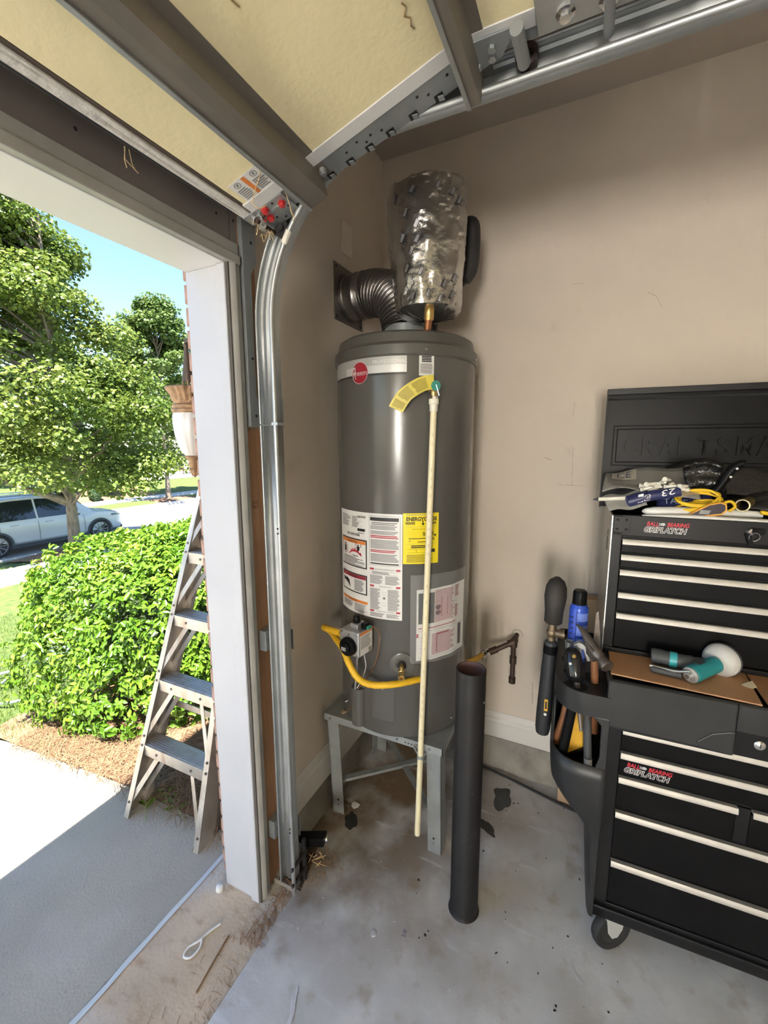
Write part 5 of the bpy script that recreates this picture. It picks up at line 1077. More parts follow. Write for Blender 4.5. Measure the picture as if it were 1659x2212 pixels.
def ft(x, y): p = a0.lerp(W(.155, .19, 1.463), x); return p+V3((-.93, -.2, .38)).normalized()*.0205+V3((0, 0, 1))*(y*.030)
g = G(); quad(g, ft, .18, .28, -.42, .42); text(g, '23', lambda x, y: ft(.86-x, .34-y), 0, 0, .24, .62); text(g, 'LED', lambda x, y: ft(.30+y*.7, -.36+x), 0, 0, .6, .16) ; g.build('tube_print', M_label, TB, fix=False, kind='stuff')
BQ = thing('navy_pouch', tuple(W(.20, .22, 1.41)), 'dark blue printed pouch half hidden behind the yellow cord', 'package')
g = G(); fq = lambda u, v: W(.105+.14*u, .205+.05*v, 1.398+.048*v+.012*u+.004*math.sin(u*7)); g.sheet(fq, 10, 4); g.build('pouch', M_navy, BQ, smooth=70, solid=.006, fix=False)
g = G(); text(g, 'TAPE', lambda x, y: V3(fq(x, y))+V3((-.004, 0, .004)), .12, .30, .45, .30); g.build('pouch_print', mat('light_blue_print', (.40, .52, .65), .5), BQ, fix=False)
g = G(); g.tube([W(-.075, .19, 1.428), W(-.060, .19, 1.430)], [.0015, .006], 10); g.tube([W(-.060, .19, 1.430), W(.02, .20, 1.436)], .0062, 10, mi=1); g.build('marker', [M_grip, M_cream], None, smooth=50, label='cream marker with dark tip sticking out left of the chest', cat='marker', base=tuple(W(-.03, .19, 1.43)))
def capsule(name, p, q, r0, r1, m, lab, cat, flat=1.):
    p, q = V3(p), V3(q); g = G(); ts = [0, .03, .10, .25, .5, .8, 1]; g.tube([p.lerp(q, t_) for t_ in ts], [r0*.2, r0*.6, r0*.9, r0, r0, r1, r1*.8], 18); return g.build(name, m, None, smooth=60, label=lab, cat=cat, base=tuple((p+q)/2))
capsule('white_tray', W(.062, .185, 1.400), W(.36, .215, 1.402), .0155, .013, M_wplast, 'long round ended white plastic bar lying across the open chest', 'plastic bar')
g = G(); g.sheet(lambda u, v: W(.06+.34*u, .159+.012*v, 1.3895+.012*math.sin(min(1, u*2.2)*PI/2)*(1-.55*u)*v), 20, 2); g.build('white_sheet', M_wplast, None, smooth=60, solid=.003, fix=False, label='thin white plastic sheet edge behind the front rim of the chest', cat='sheet', base=tuple(W(.2, .165, 1.39)))
YC = thing('cord_coil', tuple(W(.20, .20, 1.40)), 'coiled yellow cord heaped in the middle of the open chest', 'cord')
P = []
for i in range(150):
    t_ = i/150*2*PI*5.3; r_ = 1+.12*math.sin(t_*1.7+1); P.append(W(.205+.052*r_*math.cos(t_), .205+.022*r_*math.sin(t_), 1.432+.016*math.sin(t_+.5)+.022*math.sin(i*.13)*.6+.0055*(i/30)*math.sin(t_*.5)))
P += spl([P[-1], W(.24, .19, 1.425), W(.275, .185, 1.44), W(.290, .19, 1.425), W(.278, .195, 1.41)], 8)
g = G(); g.tube(P, .0042, 8); g.build('cord', M_cord, YC, smooth=70)
OB = thing('orange_rimmed_scraper', tuple(W(.215, .17, 1.395)), 'dark rounded scraper with orange rim lying before the yellow cord', 'tool')
fs = lambda a, b, t: W(.165+a+.01*b, .168+t, 1.392+b+a*.20)
pr = [(0, -.004), (.03, .012), (.06, .026), (.085, .028), (.098, .020), (.10, .004), (.09, -.006)]
g = G(); g.prism(pr, fs, .0, .010); g.build('face', mat('plum_black', (.03, .02, .03), .25), OB, bevel=.002); g = G(); g.tube([fs(a, b, .002) for a, b in pr], .0028, 8, closed=True); g.build('rim', mat('orange_rim', (.72, .33, .04), .5), OB, smooth=60)
g = G(); g.obox(fs(.05, .006, -.001), CU*.012, CN*.0006, V3((0, 0, .006))+CU*.002); g.build('face_print', M_ink2, OB)
BP = thing('brass_pipe', tuple(W(.34, .25, 1.42)), 'short dark tube with a pale brass rim lying at the back right of the chest', 'pipe')
c = W(.305, .185, 1.430); d_ = (CU*.45+CN*.95).normalized(); g = G(); g.lathe([(.0165, 0), (.0165, .12), (.0145, .12), (.0145, .002)], c, d_, 24, caps=False); g.lathe([(0, .10), (.0145, .10)], c, d_, 24, caps=False); g.build('tube', mat('olive_tube', (.20, .15, .05), .4, .4), BP, smooth=50)
g = G(); g.tube([c+(V3((0, 0, 1))*math.cos(t_)+d_.cross(V3((0, 0, 1)))*math.sin(t_))*.016 for t_ in [2*PI*i/28 for i in range(28)]], .0022, 8, closed=True); g.build('rim', mat('pale_brass', (.72, .62, .38), .35, .6), BP, smooth=60)
g = G(); g.tube([W(.35, .19, 1.412), W(.42, .20, 1.402)], .006, 8); g.build('yellow_pencil', M_cord, None, smooth=60, label='yellow stick at the right end of the open chest', cat='pencil', base=tuple(W(.385, .195, 1.407)))
# black bags and straps
def heap(name, f, lab, cat, m, nu=26, nv=14, base=(0, 0, 0)):
    g = G(); g.sheet(f, nu, nv); return g.build(name, m, None, smooth=70, solid=.003, fix=False, label=lab, cat=cat, base=base)
heap('mesh_bag', lambda u, v: W(.13+.50*u, .30+.13*v, 1.42+(.125+.02*math.sin(u*7+1)+.012*mnoise.noise((u*9, v*6, 2)))*math.sin(PI*min(1, max(0, .08+u*1.1)))**.5*(.25+.75*math.sin(v*PI*.55))), 'black mesh fabric bag heaped at the back of the open chest', 'bag', M_mesh, base=tuple(W(.35, .36, 1.42)))
heap('black_bag', lambda u, v: W(.255+.40*u, .215+.12*v, 1.405+(.012+.085*u**.7*math.sin(v*PI*.6)+.010*mnoise.noise((u*8, v*8, 5)))+.01*math.sin(v*14)*u), 'black folded plastic bag spreading over the right of the open chest', 'bag', mat('matte_black_bag', (.022, .021, .020), .5, 0, .2, 20), base=tuple(W(.45, .27, 1.42)))
heap('glossy_bag', lambda u, v: W(.165+.10*u+.03*v, .235+.03*v+.01*math.sin(v*9), 1.535-.125*v+.014*math.sin(u*PI)+.008*mnoise.noise((u*12, v*14, 9))), 'crumpled glossy black plastic wrap beside the anchor pack in the chest', 'bag', mat('gloss_black_wrap', (.012, .012, .012), .15, 0, .2, 20, bump=.8, bsc=40), 10, 18, base=tuple(W(.22, .25, 1.47)))
ST2 = thing('black_knife_handle', tuple(W(.28, .22, 1.48)), 'curved black handle with pale rivets standing up in the open chest', 'tool')
P = spl([W(.243, .225, 1.455), W(.262, .225, 1.485), W(.280, .225, 1.525), W(.300, .225, 1.545), W(.312, .225, 1.545)], 6); g = G(); g.tube(P, [.010]*8+[.012]*8+[.011]*7+[.008, .003], 14); g.build('handle', M_chest, ST2, smooth=60)
for q in (.38, .52):
    g = G(); p = P[int(q*len(P))]+V3((-.0115, -.002, .002))+CU*.006; g.lathe([(0, 0), (.0035, 0), (.003, .002), (0, .002)], p, (-1, -.1, .3), 10); g.build('rivet', M_label, ST2)

# ------------------------------------------------------------------ unseen tube fill light, added behind the viewer to lift the interior
LF = thing('added_fill_light', (-4.4, -.55, 1.75), 'added three tube fill light at the left wall, unseen behind the viewer', 'fill light')
m = mat('fill_light_tube', (.9, .9, .88), .5); nb = m.node_tree.nodes['Principled BSDF']; nb.inputs['Emission Color'].default_value = (1, .945, .86, 1); nb.inputs['Emission Strength'].default_value = 31.0
G().box(-4.40, -4.36, -.95, -.15, .70, 2.06).build('housing', M_white, LF, bevel=.004)
for y in (-.80, -.55, -.30): g = G(); g.cyl((-4.31, y, .74), (-4.31, y, 2.02), .035, n=20); g.build('tube', m, LF, smooth=40)

# ------------------------------------------------------------------ stepladder, wall lantern, hedge by the door
LD = thing('step_ladder', (1.08, 1.55, -.05), 'folded aluminium stepladder standing on the driveway against the brick wall', 'ladder')
def rp(side, z, d=0.):
    """point on a front rail at height z: d goes back through the channel web"""
    k = (z+.05)/1.75; y = (1.785-.155*k) if side > 0 else (1.325+.06*k)
    return V3((1.022+.288*(z+.05)+d, y, z))
def channel(side):
    g = G(); s_ = -1 if side > 0 else 1
    V = []
    for z in (-.048, 1.70):
        for (d, w) in ((0, 0), (0, s_*.028), (.003, s_*.028), (.003, s_*.003), (.082, s_*.003), (.082, s_*.028), (.085, s_*.028), (.085, 0)):
            p = rp(side, z, d); V.append((p.x, p.y+w, p.z))
    k = 8; g.add(V, [(j, (j+1) % k, k+(j+1) % k, k+j) for j in range(k)]+[tuple(range(k))[::-1], tuple(range(k, 2*k))])
    return g
for s_ in (1, -1):
    r_ = channel(s_).build('side_rail', M_ladder, LD)
    p = rp(s_, -.05); G().box(p.x-.001, p.x+.087, p.y-.002, p.y+.03, -.052, -.036).build('rubber_foot', M_black, r_) if s_ < 0 else None
    for z in (.26, .02, .30, .54, .58, .83, .87, 1.11, 1.15, 1.39): g = G(); q = rp(s_, z, -.001)+V3((0, (-.012 if s_ > 0 else .012), 0)); g.lathe([(0, 0), (.006, 0), (.005, .003), (0, .0035)], q, (-1, 0, 0), 8); g.build('rivet', M_hsteel, r_)
for i, z in enumerate((.265, .545, .83, 1.11, 1.39, 1.66)):
    a, b = rp(1, z), rp(-1, z); y0, y1 = b.y+.003, a.y-.003
    st_ = G().box(a.x+.002, a.x+.086, y0, y1, z-.003, z).box(a.x, a.x+.003, y0, y1, z-.052, z).box(a.x+.083, a.x+.086, y0, y1, z-.04, z).build('step', M_ladder, LD, bevel=.001)
    for k in range(7): G().box(a.x+.010+k*.011, a.x+.015+k*.011, y0+.004, y1-.004, z, z+.0022).build('tread_ridge', M_alu, st_)
    for y in (y0+.10, y1-.10): g = G(); g.lathe([(0, 0), (.006, 0), (.005, .003), (0, .0035)], (a.x-.0005, y, z-.026), (-1, 0, 0), 8); g.build('rivet', M_hsteel, st_)
    if i < 5:
        zb_ = max(z-.25, .0)
        for d in (.006, .078):
            for s_, yy in ((1, y1-.10), (-1, y0+.10)):
                e = rp(s_, zb_, d); e.y += -.012 if s_ > 0 else .012
                G().bar((a.x+d, yy, z-.045), e, .022, .003, (1, 0, 0)).build('brace', M_ladder, LD)
for s_ in (1, -1):
    g = G(); a, b = rp(s_, -.045, .10), rp(s_, 1.66, .092); o_ = V3((0, -.02 if s_ > 0 else .02, 0)); g.bar(a+o_, b+o_, .022, .022, (0, 1, 0)); g.build('rear_rail', M_ladder, LD)
for z in (.40, 1.16): a, b = rp(1, z, .105), rp(-1, z, .105); G().bar(a-V3((0, .02, 0)), b+V3((0, .02, 0)), .004, .03).build('rear_bar', M_ladder, LD)
SL = thing('wall_lantern', (1.19, 1.30, 1.62), 'ribbed white urn shaped wall lantern with bronze crown and tail on the brick wall', 'lantern')
c = (1.205, 1.40, 0)
M_bronze = mat('dark_bronze', (.10, .07, .05), .5, .3, .2, 30)
flute = lambda n_, k: (lambda t_, z: 1+k*math.cos(n_*t_))
g = G(); g.lathe([(.060, 1.765), (.064, 1.785), (.078, 1.806), (.082, 1.815), (.079, 1.818), (.0, 1.800)], c, n=72, fn=lambda t_, z: 1+.045*math.cos(20*t_), caps=False); g.build('crown', M_sconceb, SL, smooth=60)
g = G(); g.lathe([(.058, 1.720), (.066, 1.726), (.066, 1.734), (.061, 1.738), (.064, 1.744), (.064, 1.750), (.056, 1.756), (.060, 1.768)], c, n=40, caps=False); g.build('neck_ring', M_sconceb, SL, smooth=50)
g = G(); g.lathe([(.026, 1.560), (.040, 1.575), (.052, 1.605), (.060, 1.645), (.0635, 1.685), (.0630, 1.712), (.058, 1.724)], c, n=96, fn=lambda t_, z: 1+.03*abs(math.cos(8*t_)), caps=False); g.build('glass_urn', M_glassw, SL, smooth=60)
g = G(); g.lathe([(.0, 1.476), (.008, 1.480), (.013, 1.492), (.019, 1.503), (.017, 1.508), (.012, 1.512), (.019, 1.520), (.021, 1.530), (.017, 1.538), (.020, 1.545), (.030, 1.552), (.032, 1.556), (.026, 1.562)], c, n=36, fn=lambda t_, z: 1+(.10*math.cos(8*t_) if z < 1.51 else 0)); g.build('tail_finial', M_sconceb, SL, smooth=50)
g = G(); g.lathe([(.020, 1.838), (.022, 1.845), (.014, 1.90), (.009, 1.945), (.007, 1.96), (.010, 1.975), (0, 1.985)], c, n=32); g.build('roof', M_bronze, SL, smooth=50)
for k in range(4):
    a = PI/4+k*PI/2; g = G(); g.cyl((c[0]+.018*math.cos(a), c[1]+.018*math.sin(a), 1.80), (c[0]+.018*math.cos(a), c[1]+.018*math.sin(a), 1.845), .004, n=8); g.build('post', M_sconceb, SL)
g = G(); g.tube(spl([(1.205, 1.185, 1.70), (1.205, 1.25, 1.72), (1.205, 1.31, 1.90), (1.205, 1.35, 1.985), (1.205, 1.40, 1.985)], 6), .009, 10); g.lathe([(0, 0), (.055, 0), (.05, .012), (.03, .02), (0, .022)], (1.205, 1.168, 1.72), (0, 1, 0), 28); g.build('bracket', M_bronze, SL, smooth=50)

# leaves: numpy batches
NR = np.random.default_rng(5)
def leafcloud(name, m, pos, nrm, size, parent, aspect=.45, kind='stuff', fold=.25, jit=.5):
    """many folded leaves (6 vertices, 2 quads) joined into one mesh"""
    n = len(pos); nrm = nrm+NR.normal(0, jit, (n, 3)); nrm /= np.linalg.norm(nrm, axis=1, keepdims=True)+1e-9
    t = NR.normal(0, 1, (n, 3)); t -= nrm*(t*nrm).sum(1, keepdims=True); t /= np.linalg.norm(t, axis=1, keepdims=True)+1e-9
    b = np.cross(nrm, t); L = (size*NR.uniform(.7, 1.25, n))[:, None]; w = L*aspect
    P = np.stack([pos-t*L*.5, pos-t*L*.05-b*w*.5+nrm*L*fold*.4, pos+t*L*.28-b*w*.36+nrm*L*fold*.3, pos+t*L*.5-nrm*L*.06, pos+t*L*.28+b*w*.36+nrm*L*fold*.3, pos-t*L*.05+b*w*.5+nrm*L*fold*.4], 1).reshape(-1, 3)
    o = np.array(parent['_o']) if parent is not None else np.zeros(3)
    i = (np.arange(n)*6)[:, None]; F = np.concatenate([i+np.array([[0, 1, 2, 3]]), i+np.array([[0, 3, 4, 5]])], 1).reshape(-1, 4)
    me = bpy.data.meshes.new(name); me.vertices.add(len(P)); me.vertices.foreach_set('co', (P-o).ravel())
    me.loops.add(F.size); me.loops.foreach_set('vertex_index', F.ravel().astype(np.int32))
    me.polygons.add(len(F)); me.polygons.foreach_set('loop_start', (np.arange(len(F))*4).astype(np.int32)); me.update(calc_edges=True)
    me.materials.append(m); ob = bpy.data.objects.new(name, me); COL.objects.link(ob); ob.parent = parent; ob['kind'] = kind; return ob
HG = thing('hedge', (2.28, 2.92, -.2), 'dense clipped green hedge bush beside the driveway behind the stepladder', 'hedge')
hc_, hr_ = np.array((2.26, 2.80, .25)), np.array((.94, 1.00, .70))
def hsurf(d):
    """bumpy super-ellipsoid, flattened on top"""
    q = np.abs(d/hr_); k = (q**2.6).sum(1)**(-1/2.6); return d*k[:, None]
def hdirs(n):
    d = NR.normal(0, 1, (n, 3)); d /= np.linalg.norm(d, axis=1, keepdims=True); return d
d = hdirs(6500); P = hsurf(d); keep = (P[:, 2] > -.50); P = P[keep]; d = d[keep]
bump = np.array([1+.09*mnoise.noise((float(p[0])*2.4, float(p[1])*2.4, float(p[2])*2.4))+.07*mnoise.noise((float(p[0])*7, float(p[1])*7, float(p[2])*7))+max(0, NR.normal(0, .03)) for p in P]); P = P*bump[:, None]
view = np.array((0, 0, 1.6))-hc_; vis = ((P*np.array((1/hr_[0]**2, 1/hr_[1]**2, 1/hr_[2]**2)))@view) > -.15
P, d = P[vis], d[vis]; shoots = P+hc_; nd = P/hr_**2; nd /= np.linalg.norm(nd, axis=1, keepdims=True)
# whorls of leaves at each shoot tip
pos, nr = [], []
for p, q in zip(shoots, nd):
    q = q*.75+np.array((0, 0, .55)); q /= np.linalg.norm(q); a = np.cross(q, (0.3, .2, .9)); a /= np.linalg.norm(a); b = np.cross(q, a)
    for k in range(7):
        t_ = k*2.4+NR.uniform(0, .6); rr = .012+.018*NR.random(); dirn = a*math.cos(t_)+b*math.sin(t_)
        pos.append(p+dirn*rr-q*(.006*k)+q*.02); nr.append(q*.8+dirn*.5)
pos, nr = np.array(pos), np.array(nr)
inner = hsurf(hdirs(9000))*NR.uniform(.68, .96, (9000, 1))+hc_; inner = inner[inner[:, 2] > -.25]
cam_ = np.array((0, 0, 1.6)); dist = np.linalg.norm(pos-cam_, axis=1); order = np.argsort(dist); near, rest = order[:300], order[300:]
leafcloud('foliage', M_hedge, pos[rest], nr[rest], np.full(len(rest), .046), HG, .48, jit=.30)
leafcloud('inner_foliage', M_hedge, inner, NR.normal(0, 1, inner.shape), np.full(len(inner), .045), HG, .45, jit=.3)
LM = bpy.data.meshes.new('leaf'); LM.from_pydata([(-.021, 0, 0), (-.004, -.010, .004), (.011, -.0075, .003), (.021, 0, -.002), (.011, .0075, .003), (-.004, .010, .004)], [], [(0, 1, 2, 3), (0, 3, 4, 5)]); LM.materials.append(M_hedge)
for i in near:
    o = bpy.data.objects.new('leaf', LM); COL.objects.link(o); o.parent = HG; o.location = V3(pos[i])-V3(HG['_o'])
    q = V3(nr[i]+NR.normal(0, .3, 3)).to_track_quat('Z', 'Y'); o.rotation_mode = 'QUATERNION'; o.rotation_quaternion = q @ Matrix.Rotation(R.uniform(0, 6.28), 3, 'Z').to_quaternion()
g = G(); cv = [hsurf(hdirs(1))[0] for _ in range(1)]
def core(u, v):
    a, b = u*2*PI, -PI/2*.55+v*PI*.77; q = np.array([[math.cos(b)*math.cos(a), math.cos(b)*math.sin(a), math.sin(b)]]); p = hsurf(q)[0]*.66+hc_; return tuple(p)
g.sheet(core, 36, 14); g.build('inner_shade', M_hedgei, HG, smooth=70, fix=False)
for i in range(16):
    a = R.uniform(0, 6.28); g = G(); b0 = V3((2.28+.3*math.cos(a), 2.9+.4*math.sin(a), -.22)); e = V3((2.28+.85*math.cos(a), 2.9+1.0*math.sin(a), R.uniform(.1, .6)))
    g.tube(spl([b0, b0.lerp(e, .5)+V3((0, 0, .08)), e], 5), [.014, .013, .012, .011, .010, .009, .008, .007, .006, .005, .004], 6); g.build('branch', M_wood2, HG)
# pine straw bed under the hedge
SB = struct('trim_15', G().sheet(lambda u, v: (1.152+1.3*u, 1.172+2.3*v, gz(0, 1.172+2.3*v)+.004+.02*math.sin(u*PI)*(1-.3*v)+.012*mnoise.noise((u*9, v*14, 0))), 14, 26), M_mulch, smooth=60)
g = G()
for i in range(3200):
    x = 1.10+abs(R.gauss(0, .28)); y = R.uniform(1.2, 3.0)
    if x < 1.15 and R.random() < .6: x += .1
    z = gz(0, y)+.016+R.uniform(0, .022); a = R.uniform(0, PI); l = R.uniform(.04, .11); c_, s_ = math.cos(a)*l, math.sin(a)*l; w = .0012
    nx, ny = -math.sin(a)*w, math.cos(a)*w
    g.add([(x-c_+nx, y-s_+ny, z), (x-c_-nx, y-s_-ny, z), (x-nx, y-ny, z+.012), (x+nx, y+ny, z+.012), (x+c_, y+s_, z+.002)], [(0, 1, 2, 3), (3, 2, 4)])
tag(g.build('pine_straw', M_straw, None, fix=False, base=(1.5, 2, 0)), kind='stuff')
# fallen sprigs by the ladder
def sprig(x, y, a, lab, n=9):
    t = thing('leafy_sprig', (x, y, gz(0, y)), lab, 'sprig', None); L = .26; z0 = gz(0, y)+.006
    P = [V3((x+L*k*math.cos(a), y+L*k*math.sin(a), z0+.012*math.sin(k*3))) for k in (0, .25, .5, .75, 1)]; g = G(); g.tube(spl(P, 4), .0022, 6); g.build('stem', mat('green_stem', (.25, .33, .12), .6), t)
    for i in range(n):
        p = P[0].lerp(P[-1], .25+.75*i/n); s_ = 1 if i % 2 else -1; aa = a+s_*R.uniform(.6, 1.2); l = R.uniform(.05, .075)
        g = G(); d_ = V3((math.cos(aa), math.sin(aa), .15)); n_ = V3((-d_.y, d_.x, 0)); p = p+V3((0, 0, .008)); g.add([p, p+d_*l*.4+n_*l*.24+V3((0, 0, .012)), p+d_*l, p+d_*l*.4-n_*l*.24+V3((0, 0, .010)), p+d_*l*.45-V3((0, 0, .004))], [(0, 1, 4), (1, 2, 4), (2, 3, 4), (3, 0, 4)]); g.build('leaf', M_hedge, t, fix=False)
sprig(1.115, 1.50, 1.25, 'green leafy sprig lying upright between the feet of the stepladder'); sprig(1.045, 1.665, .95, 'leafy cutting lying against the far foot of the stepladder', 10)
# litter on the threshold
WT = thing('tag_tie', (.788, 1.057, -.02), 'twisted white plastic tag tie lying on the tan threshold strip', 'debris')
P = spl([(.868, 1.035, -.014), (.835, 1.050, -.014), (.80, 1.058, -.012), (.772, 1.075, -.014), (.748, 1.068, -.014), (.755, 1.045, -.013), (.785, 1.040, -.012), (.806, 1.052, -.010)], 7); g = G()
g.tube(P, .0035, 8); g.build('loop', M_wplast, WT, smooth=60); g = G(); g.sheet(lambda u, v: (.752+.05*u, 1.046+.022*v, -.0165+.003*math.sin(u*6)), 5, 2); g.build('film', M_clear, WT, fix=False)
g = G(); g.lathe([(.013, 0), (.014, .002), (.012, .016), (.010, .018), (0, .019)], (.955, 1.129, -.020), (0, 0, 1), 20); g.build('bottle_cap', M_wplast, None, smooth=40, label='small white plastic cap lying on the threshold by the white jamb', cat='cap', base=(.955, 1.129, -.02))
g = G(); g.tube([(.70, .958, -.016), (.78, .972, -.015), (.855, .985, -.016)], .0028, 7); g.build('twig', M_wood2, None, label='thin straight brown twig lying on the threshold near the slab edge', cat='twig', base=(.78, .97, -.02))
g = G(); g.sheet(lambda u, v: (.53+.06*u+.02*v, 1.0+.035*v-.01*u, -.0185+.004*math.sin(u*4+v*2)), 5, 3); g.build('dry_leaf', mat('dry_leaf', (.36, .25, .17), .7), None, fix=False, solid=.0006, label='dry brown leaf on the threshold at the bottom edge of the view', cat='leaf', base=(.56, 1.01, -.02))
g = G(); g.tube([(1.0, 1.37, -.04), (1.012, 1.315, -.036), (1.035, 1.30, -.04)], .0016, 6); g.build('bent_nail', M_hsteel, None, label='small bent nail on the driveway at the near foot of the ladder', cat='nail', base=(1.01, 1.32, -.045))
# lawn blades at the near edge of the grass
n = 26000; x = 1.16+NR.random(n)**1.3*3.4; y = 2.6+NR.random(n)*6.2; z = np.array([gz(0, float(b)) for b in y])-.01
h = NR.uniform(.03, .075, n); a = NR.uniform(0, 2*PI, n); lean = NR.uniform(0, .04, n)
B0 = np.stack([x-np.cos(a)*.0025, y-np.sin(a)*.0025, z], 1); B1 = np.stack([x+np.cos(a)*.0025, y+np.sin(a)*.0025, z], 1); B2 = np.stack([x+np.sin(a)*lean, y-np.cos(a)*lean, z+h], 1)
P = np.stack([B0, B1, B2], 1).reshape(-1, 3); me = bpy.data.meshes.new('grass_blades'); me.from_pydata(P.tolist(), [], np.arange(3*n).reshape(-1, 3).tolist()); me.materials.append(M_blade)
o = bpy.data.objects.new('grass_blades', me); COL.objects.link(o); o['kind'] = 'stuff'
GHo = thing('garden_hose', (2.4, 5.9, gz(0, 5.9)), 'grey garden hose lying in loops on the shaded lawn left of the hedge', 'hose')
P = []
for i in range(60):
    t_ = i/60*2*PI*2.1; r_ = .36+.05*math.sin(t_*.7); x_, y_ = 2.15+r_*math.cos(t_)*.9+.1*i/60, 5.35+r_*math.sin(t_); P.append((x_, y_, gz(0, y_)+.035+.012*math.sin(t_*2)))
P += spl([P[-1], (1.75, 4.7, gz(0, 4.7)+.03), (1.50, 4.2, gz(0, 4.2)+.03), (1.48, 3.9, gz(0, 3.9)+.03), (1.6, 3.7, gz(0, 3.7)+.03)], 6)
g = G(); g.tube(P, .012, 8); g.build('hose', M_ghose, GHo, smooth=70)

# ------------------------------------------------------------------ street trees
def tree(name, base, h, rx, lab, clumps, per, ls, m, trunk_r, crown0, seed, forks=4, cat='tree', group=None, shape=1.0, lowforks=True, top=.35, lean=(0, 0)):
    rr = random.Random(seed); nr_ = np.random.default_rng(seed)
    t = thing(name, base, lab, cat, group); bx, by, bz = base
    tk_ = [V3((bx+.05*mnoise.noise((k*2., seed, 1)), by+.05*mnoise.noise((seed, k*2., 3)), bz+h*.85*k)) for k in (0, .03, .10, .2, .4, .7, 1)]
    g = G(); g.tube(spl(tk_, 4), [trunk_r*(1.35 if i == 0 else 1.12 if i < 4 else 1)*(1-.85*i/24) for i in range(25)], 14); tr_ = g.build('trunk', M_bark, t, smooth=60)
    cz = bz+crown0
    C = []
    for i in range(clumps):
        v = rr.random()**.85; z = cz+(h-crown0)*v; R_ = rx*shape*(math.sin(PI*min(1, (.16+.84*v)**.8*.97))**.75*(1-top*v)); a = rr.uniform(0, 2*PI); r_ = R_*math.sqrt(rr.uniform(.15, 1))
        C.append((bx+lean[0]*v+r_*math.cos(a), by+lean[1]*v+r_*math.sin(a), z+.25*rr.random(), .55+.45*rr.random()))
    C = np.array(C)
    for k in range(forks):
        a = rr.uniform(0, 2*PI) if not lowforks else (PI*.95+k*2.0); z0 = bz+(.14+.05*k)*h if lowforks else bz+crown0*.8+k*.08*h
        s_ = V3((bx, by, z0)); e = s_+V3((math.cos(a)*rx*.72, math.sin(a)*rx*.72, h*(.16+.07*k))); mid = s_.lerp(e, .45)+V3((0, 0, -.02*h))
        g = G(); g.tube(spl([s_, mid, e], 7), [trunk_r*(.55-.033*i) for i in range(15)], 8); g.build('branch', M_bark, t, smooth=60)
    for c_ in C[::3]:
        s_ = V3((bx, by, max(bz+crown0*.7, c_[2]-h*.12))); g = G(); g.tube([s_, s_.lerp(V3(c_[:3]), .5)+V3((0, 0, .1)), V3(c_[:3])], [trunk_r*.22, trunk_r*.14, trunk_r*.05], 5); g.build('twig', M_bark, t)
    n = clumps*per; ci = nr_.integers(0, clumps, n); d = nr_.normal(0, 1, (n, 3)); d /= np.linalg.norm(d, axis=1, keepdims=True)
    rad3 = (nr_.random(n)**.42)[:, None]*np.array((1.0, 1.0, .55))*C[ci, 3:4]*rx*.30
    P = C[ci, :3]+d*rad3; nrm = d*np.array((.5, .5, .4))+np.array((0, 0, .75))
    leafcloud('foliage', m, P, nrm, np.full(n, ls), t, .8, jit=.55)
    return t
tree('maple_tree', (7.15, 13.38, gz(0, 13.4)+.03), 10.6, 3.6, 'large maple tree with low forked trunk on the verge in front of the white car', 175, 560, .108, M_maple, .20, 1.9, 3, forks=4, top=.55, lean=(-.9, 1.7))
tree('maple_tree', (19.0, 24.6, gz(0, 24.6)), 12.0, 3.6, 'slim maple tree beyond the street next to the pale house, right of the round shrubs', 80, 330, .19, M_tree2, .20, 2.9, 8, forks=3, lowforks=False)
bgt = ((11.5, 37, 13, 4.0, 'tall leafy tree far behind the maple, left of the car roof line'), (21, 41, 13, 4.0, 'tall leafy tree far behind the first round shrub'), (1.0, 39, 14, 4.0, 'tall leafy tree farthest left beyond the street'),
       (30, 44, 11, 4.0, 'leafy tree far behind the second round shrub'), (36, 30, 11, 3.6, 'leafy tree beside the far pale house'), (17.5, 50, 15, 5.5, 'tallest leafy tree at the back, behind the shrubs'), (28, 56, 14, 6, 'wide leafy tree in the farthest row behind the shrubs'), (42, 54, 15, 6, 'leafy tree in the farthest row, right of the house'))
for i, (x, y, h, r_, lab) in enumerate(bgt): tree('broadleaf_tree', (x, y, gz(0, y)), h, r_, lab, 56, 150, .34, M_tree2 if i % 2 else M_maple, .24, 1.6, 20+i, forks=2, lowforks=False, group='trees beyond the street', top=.25)
def shrub(x, y, r, h, lab, m=None, seed=1, stem=.25):
    t = thing('round_shrub', (x, y, gz(0, y)), lab, 'shrub', 'round shrubs across the street'); z = gz(0, y); nr_ = np.random.default_rng(seed); n = 2600
    d = nr_.normal(0, 1, (n, 3)); d /= np.linalg.norm(d, axis=1, keepdims=True); P = d*np.array((r, r, h*.5))*nr_.uniform(.86, 1.04, (n, 1))+np.array((x, y, z+stem+h*.5)); leafcloud('foliage', m or M_shrub, P, d, np.full(n, .16), t, .6, jit=.4)
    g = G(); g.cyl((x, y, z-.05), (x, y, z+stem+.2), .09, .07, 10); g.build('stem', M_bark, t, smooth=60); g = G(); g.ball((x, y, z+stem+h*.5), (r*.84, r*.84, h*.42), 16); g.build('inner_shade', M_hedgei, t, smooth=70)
shrub(14.6, 29.0, 1.12, 2.0, 'larger round clipped shrub on the straw bank across the street', seed=2)
shrub(17.0, 28.2, .98, 1.95, 'second round clipped shrub to the right of the larger one', seed=3)
shrub(15.95, 27.25, .30, .75, 'small dark shrub between the two round shrubs', seed=4, stem=.05)
shrub(10.6, 29.5, 1.1, 2.1, 'yellow green shrub seen behind the maple trunk', M_tree2, 5, .1); shrub(20.5, 31, 1.0, 1.8, 'loose shrub near the far patio', M_tree2, 6, .1); shrub(7.0, 31, 1.3, 2.3, 'shrub far left beyond the parked car', M_tree2, 7, .1)
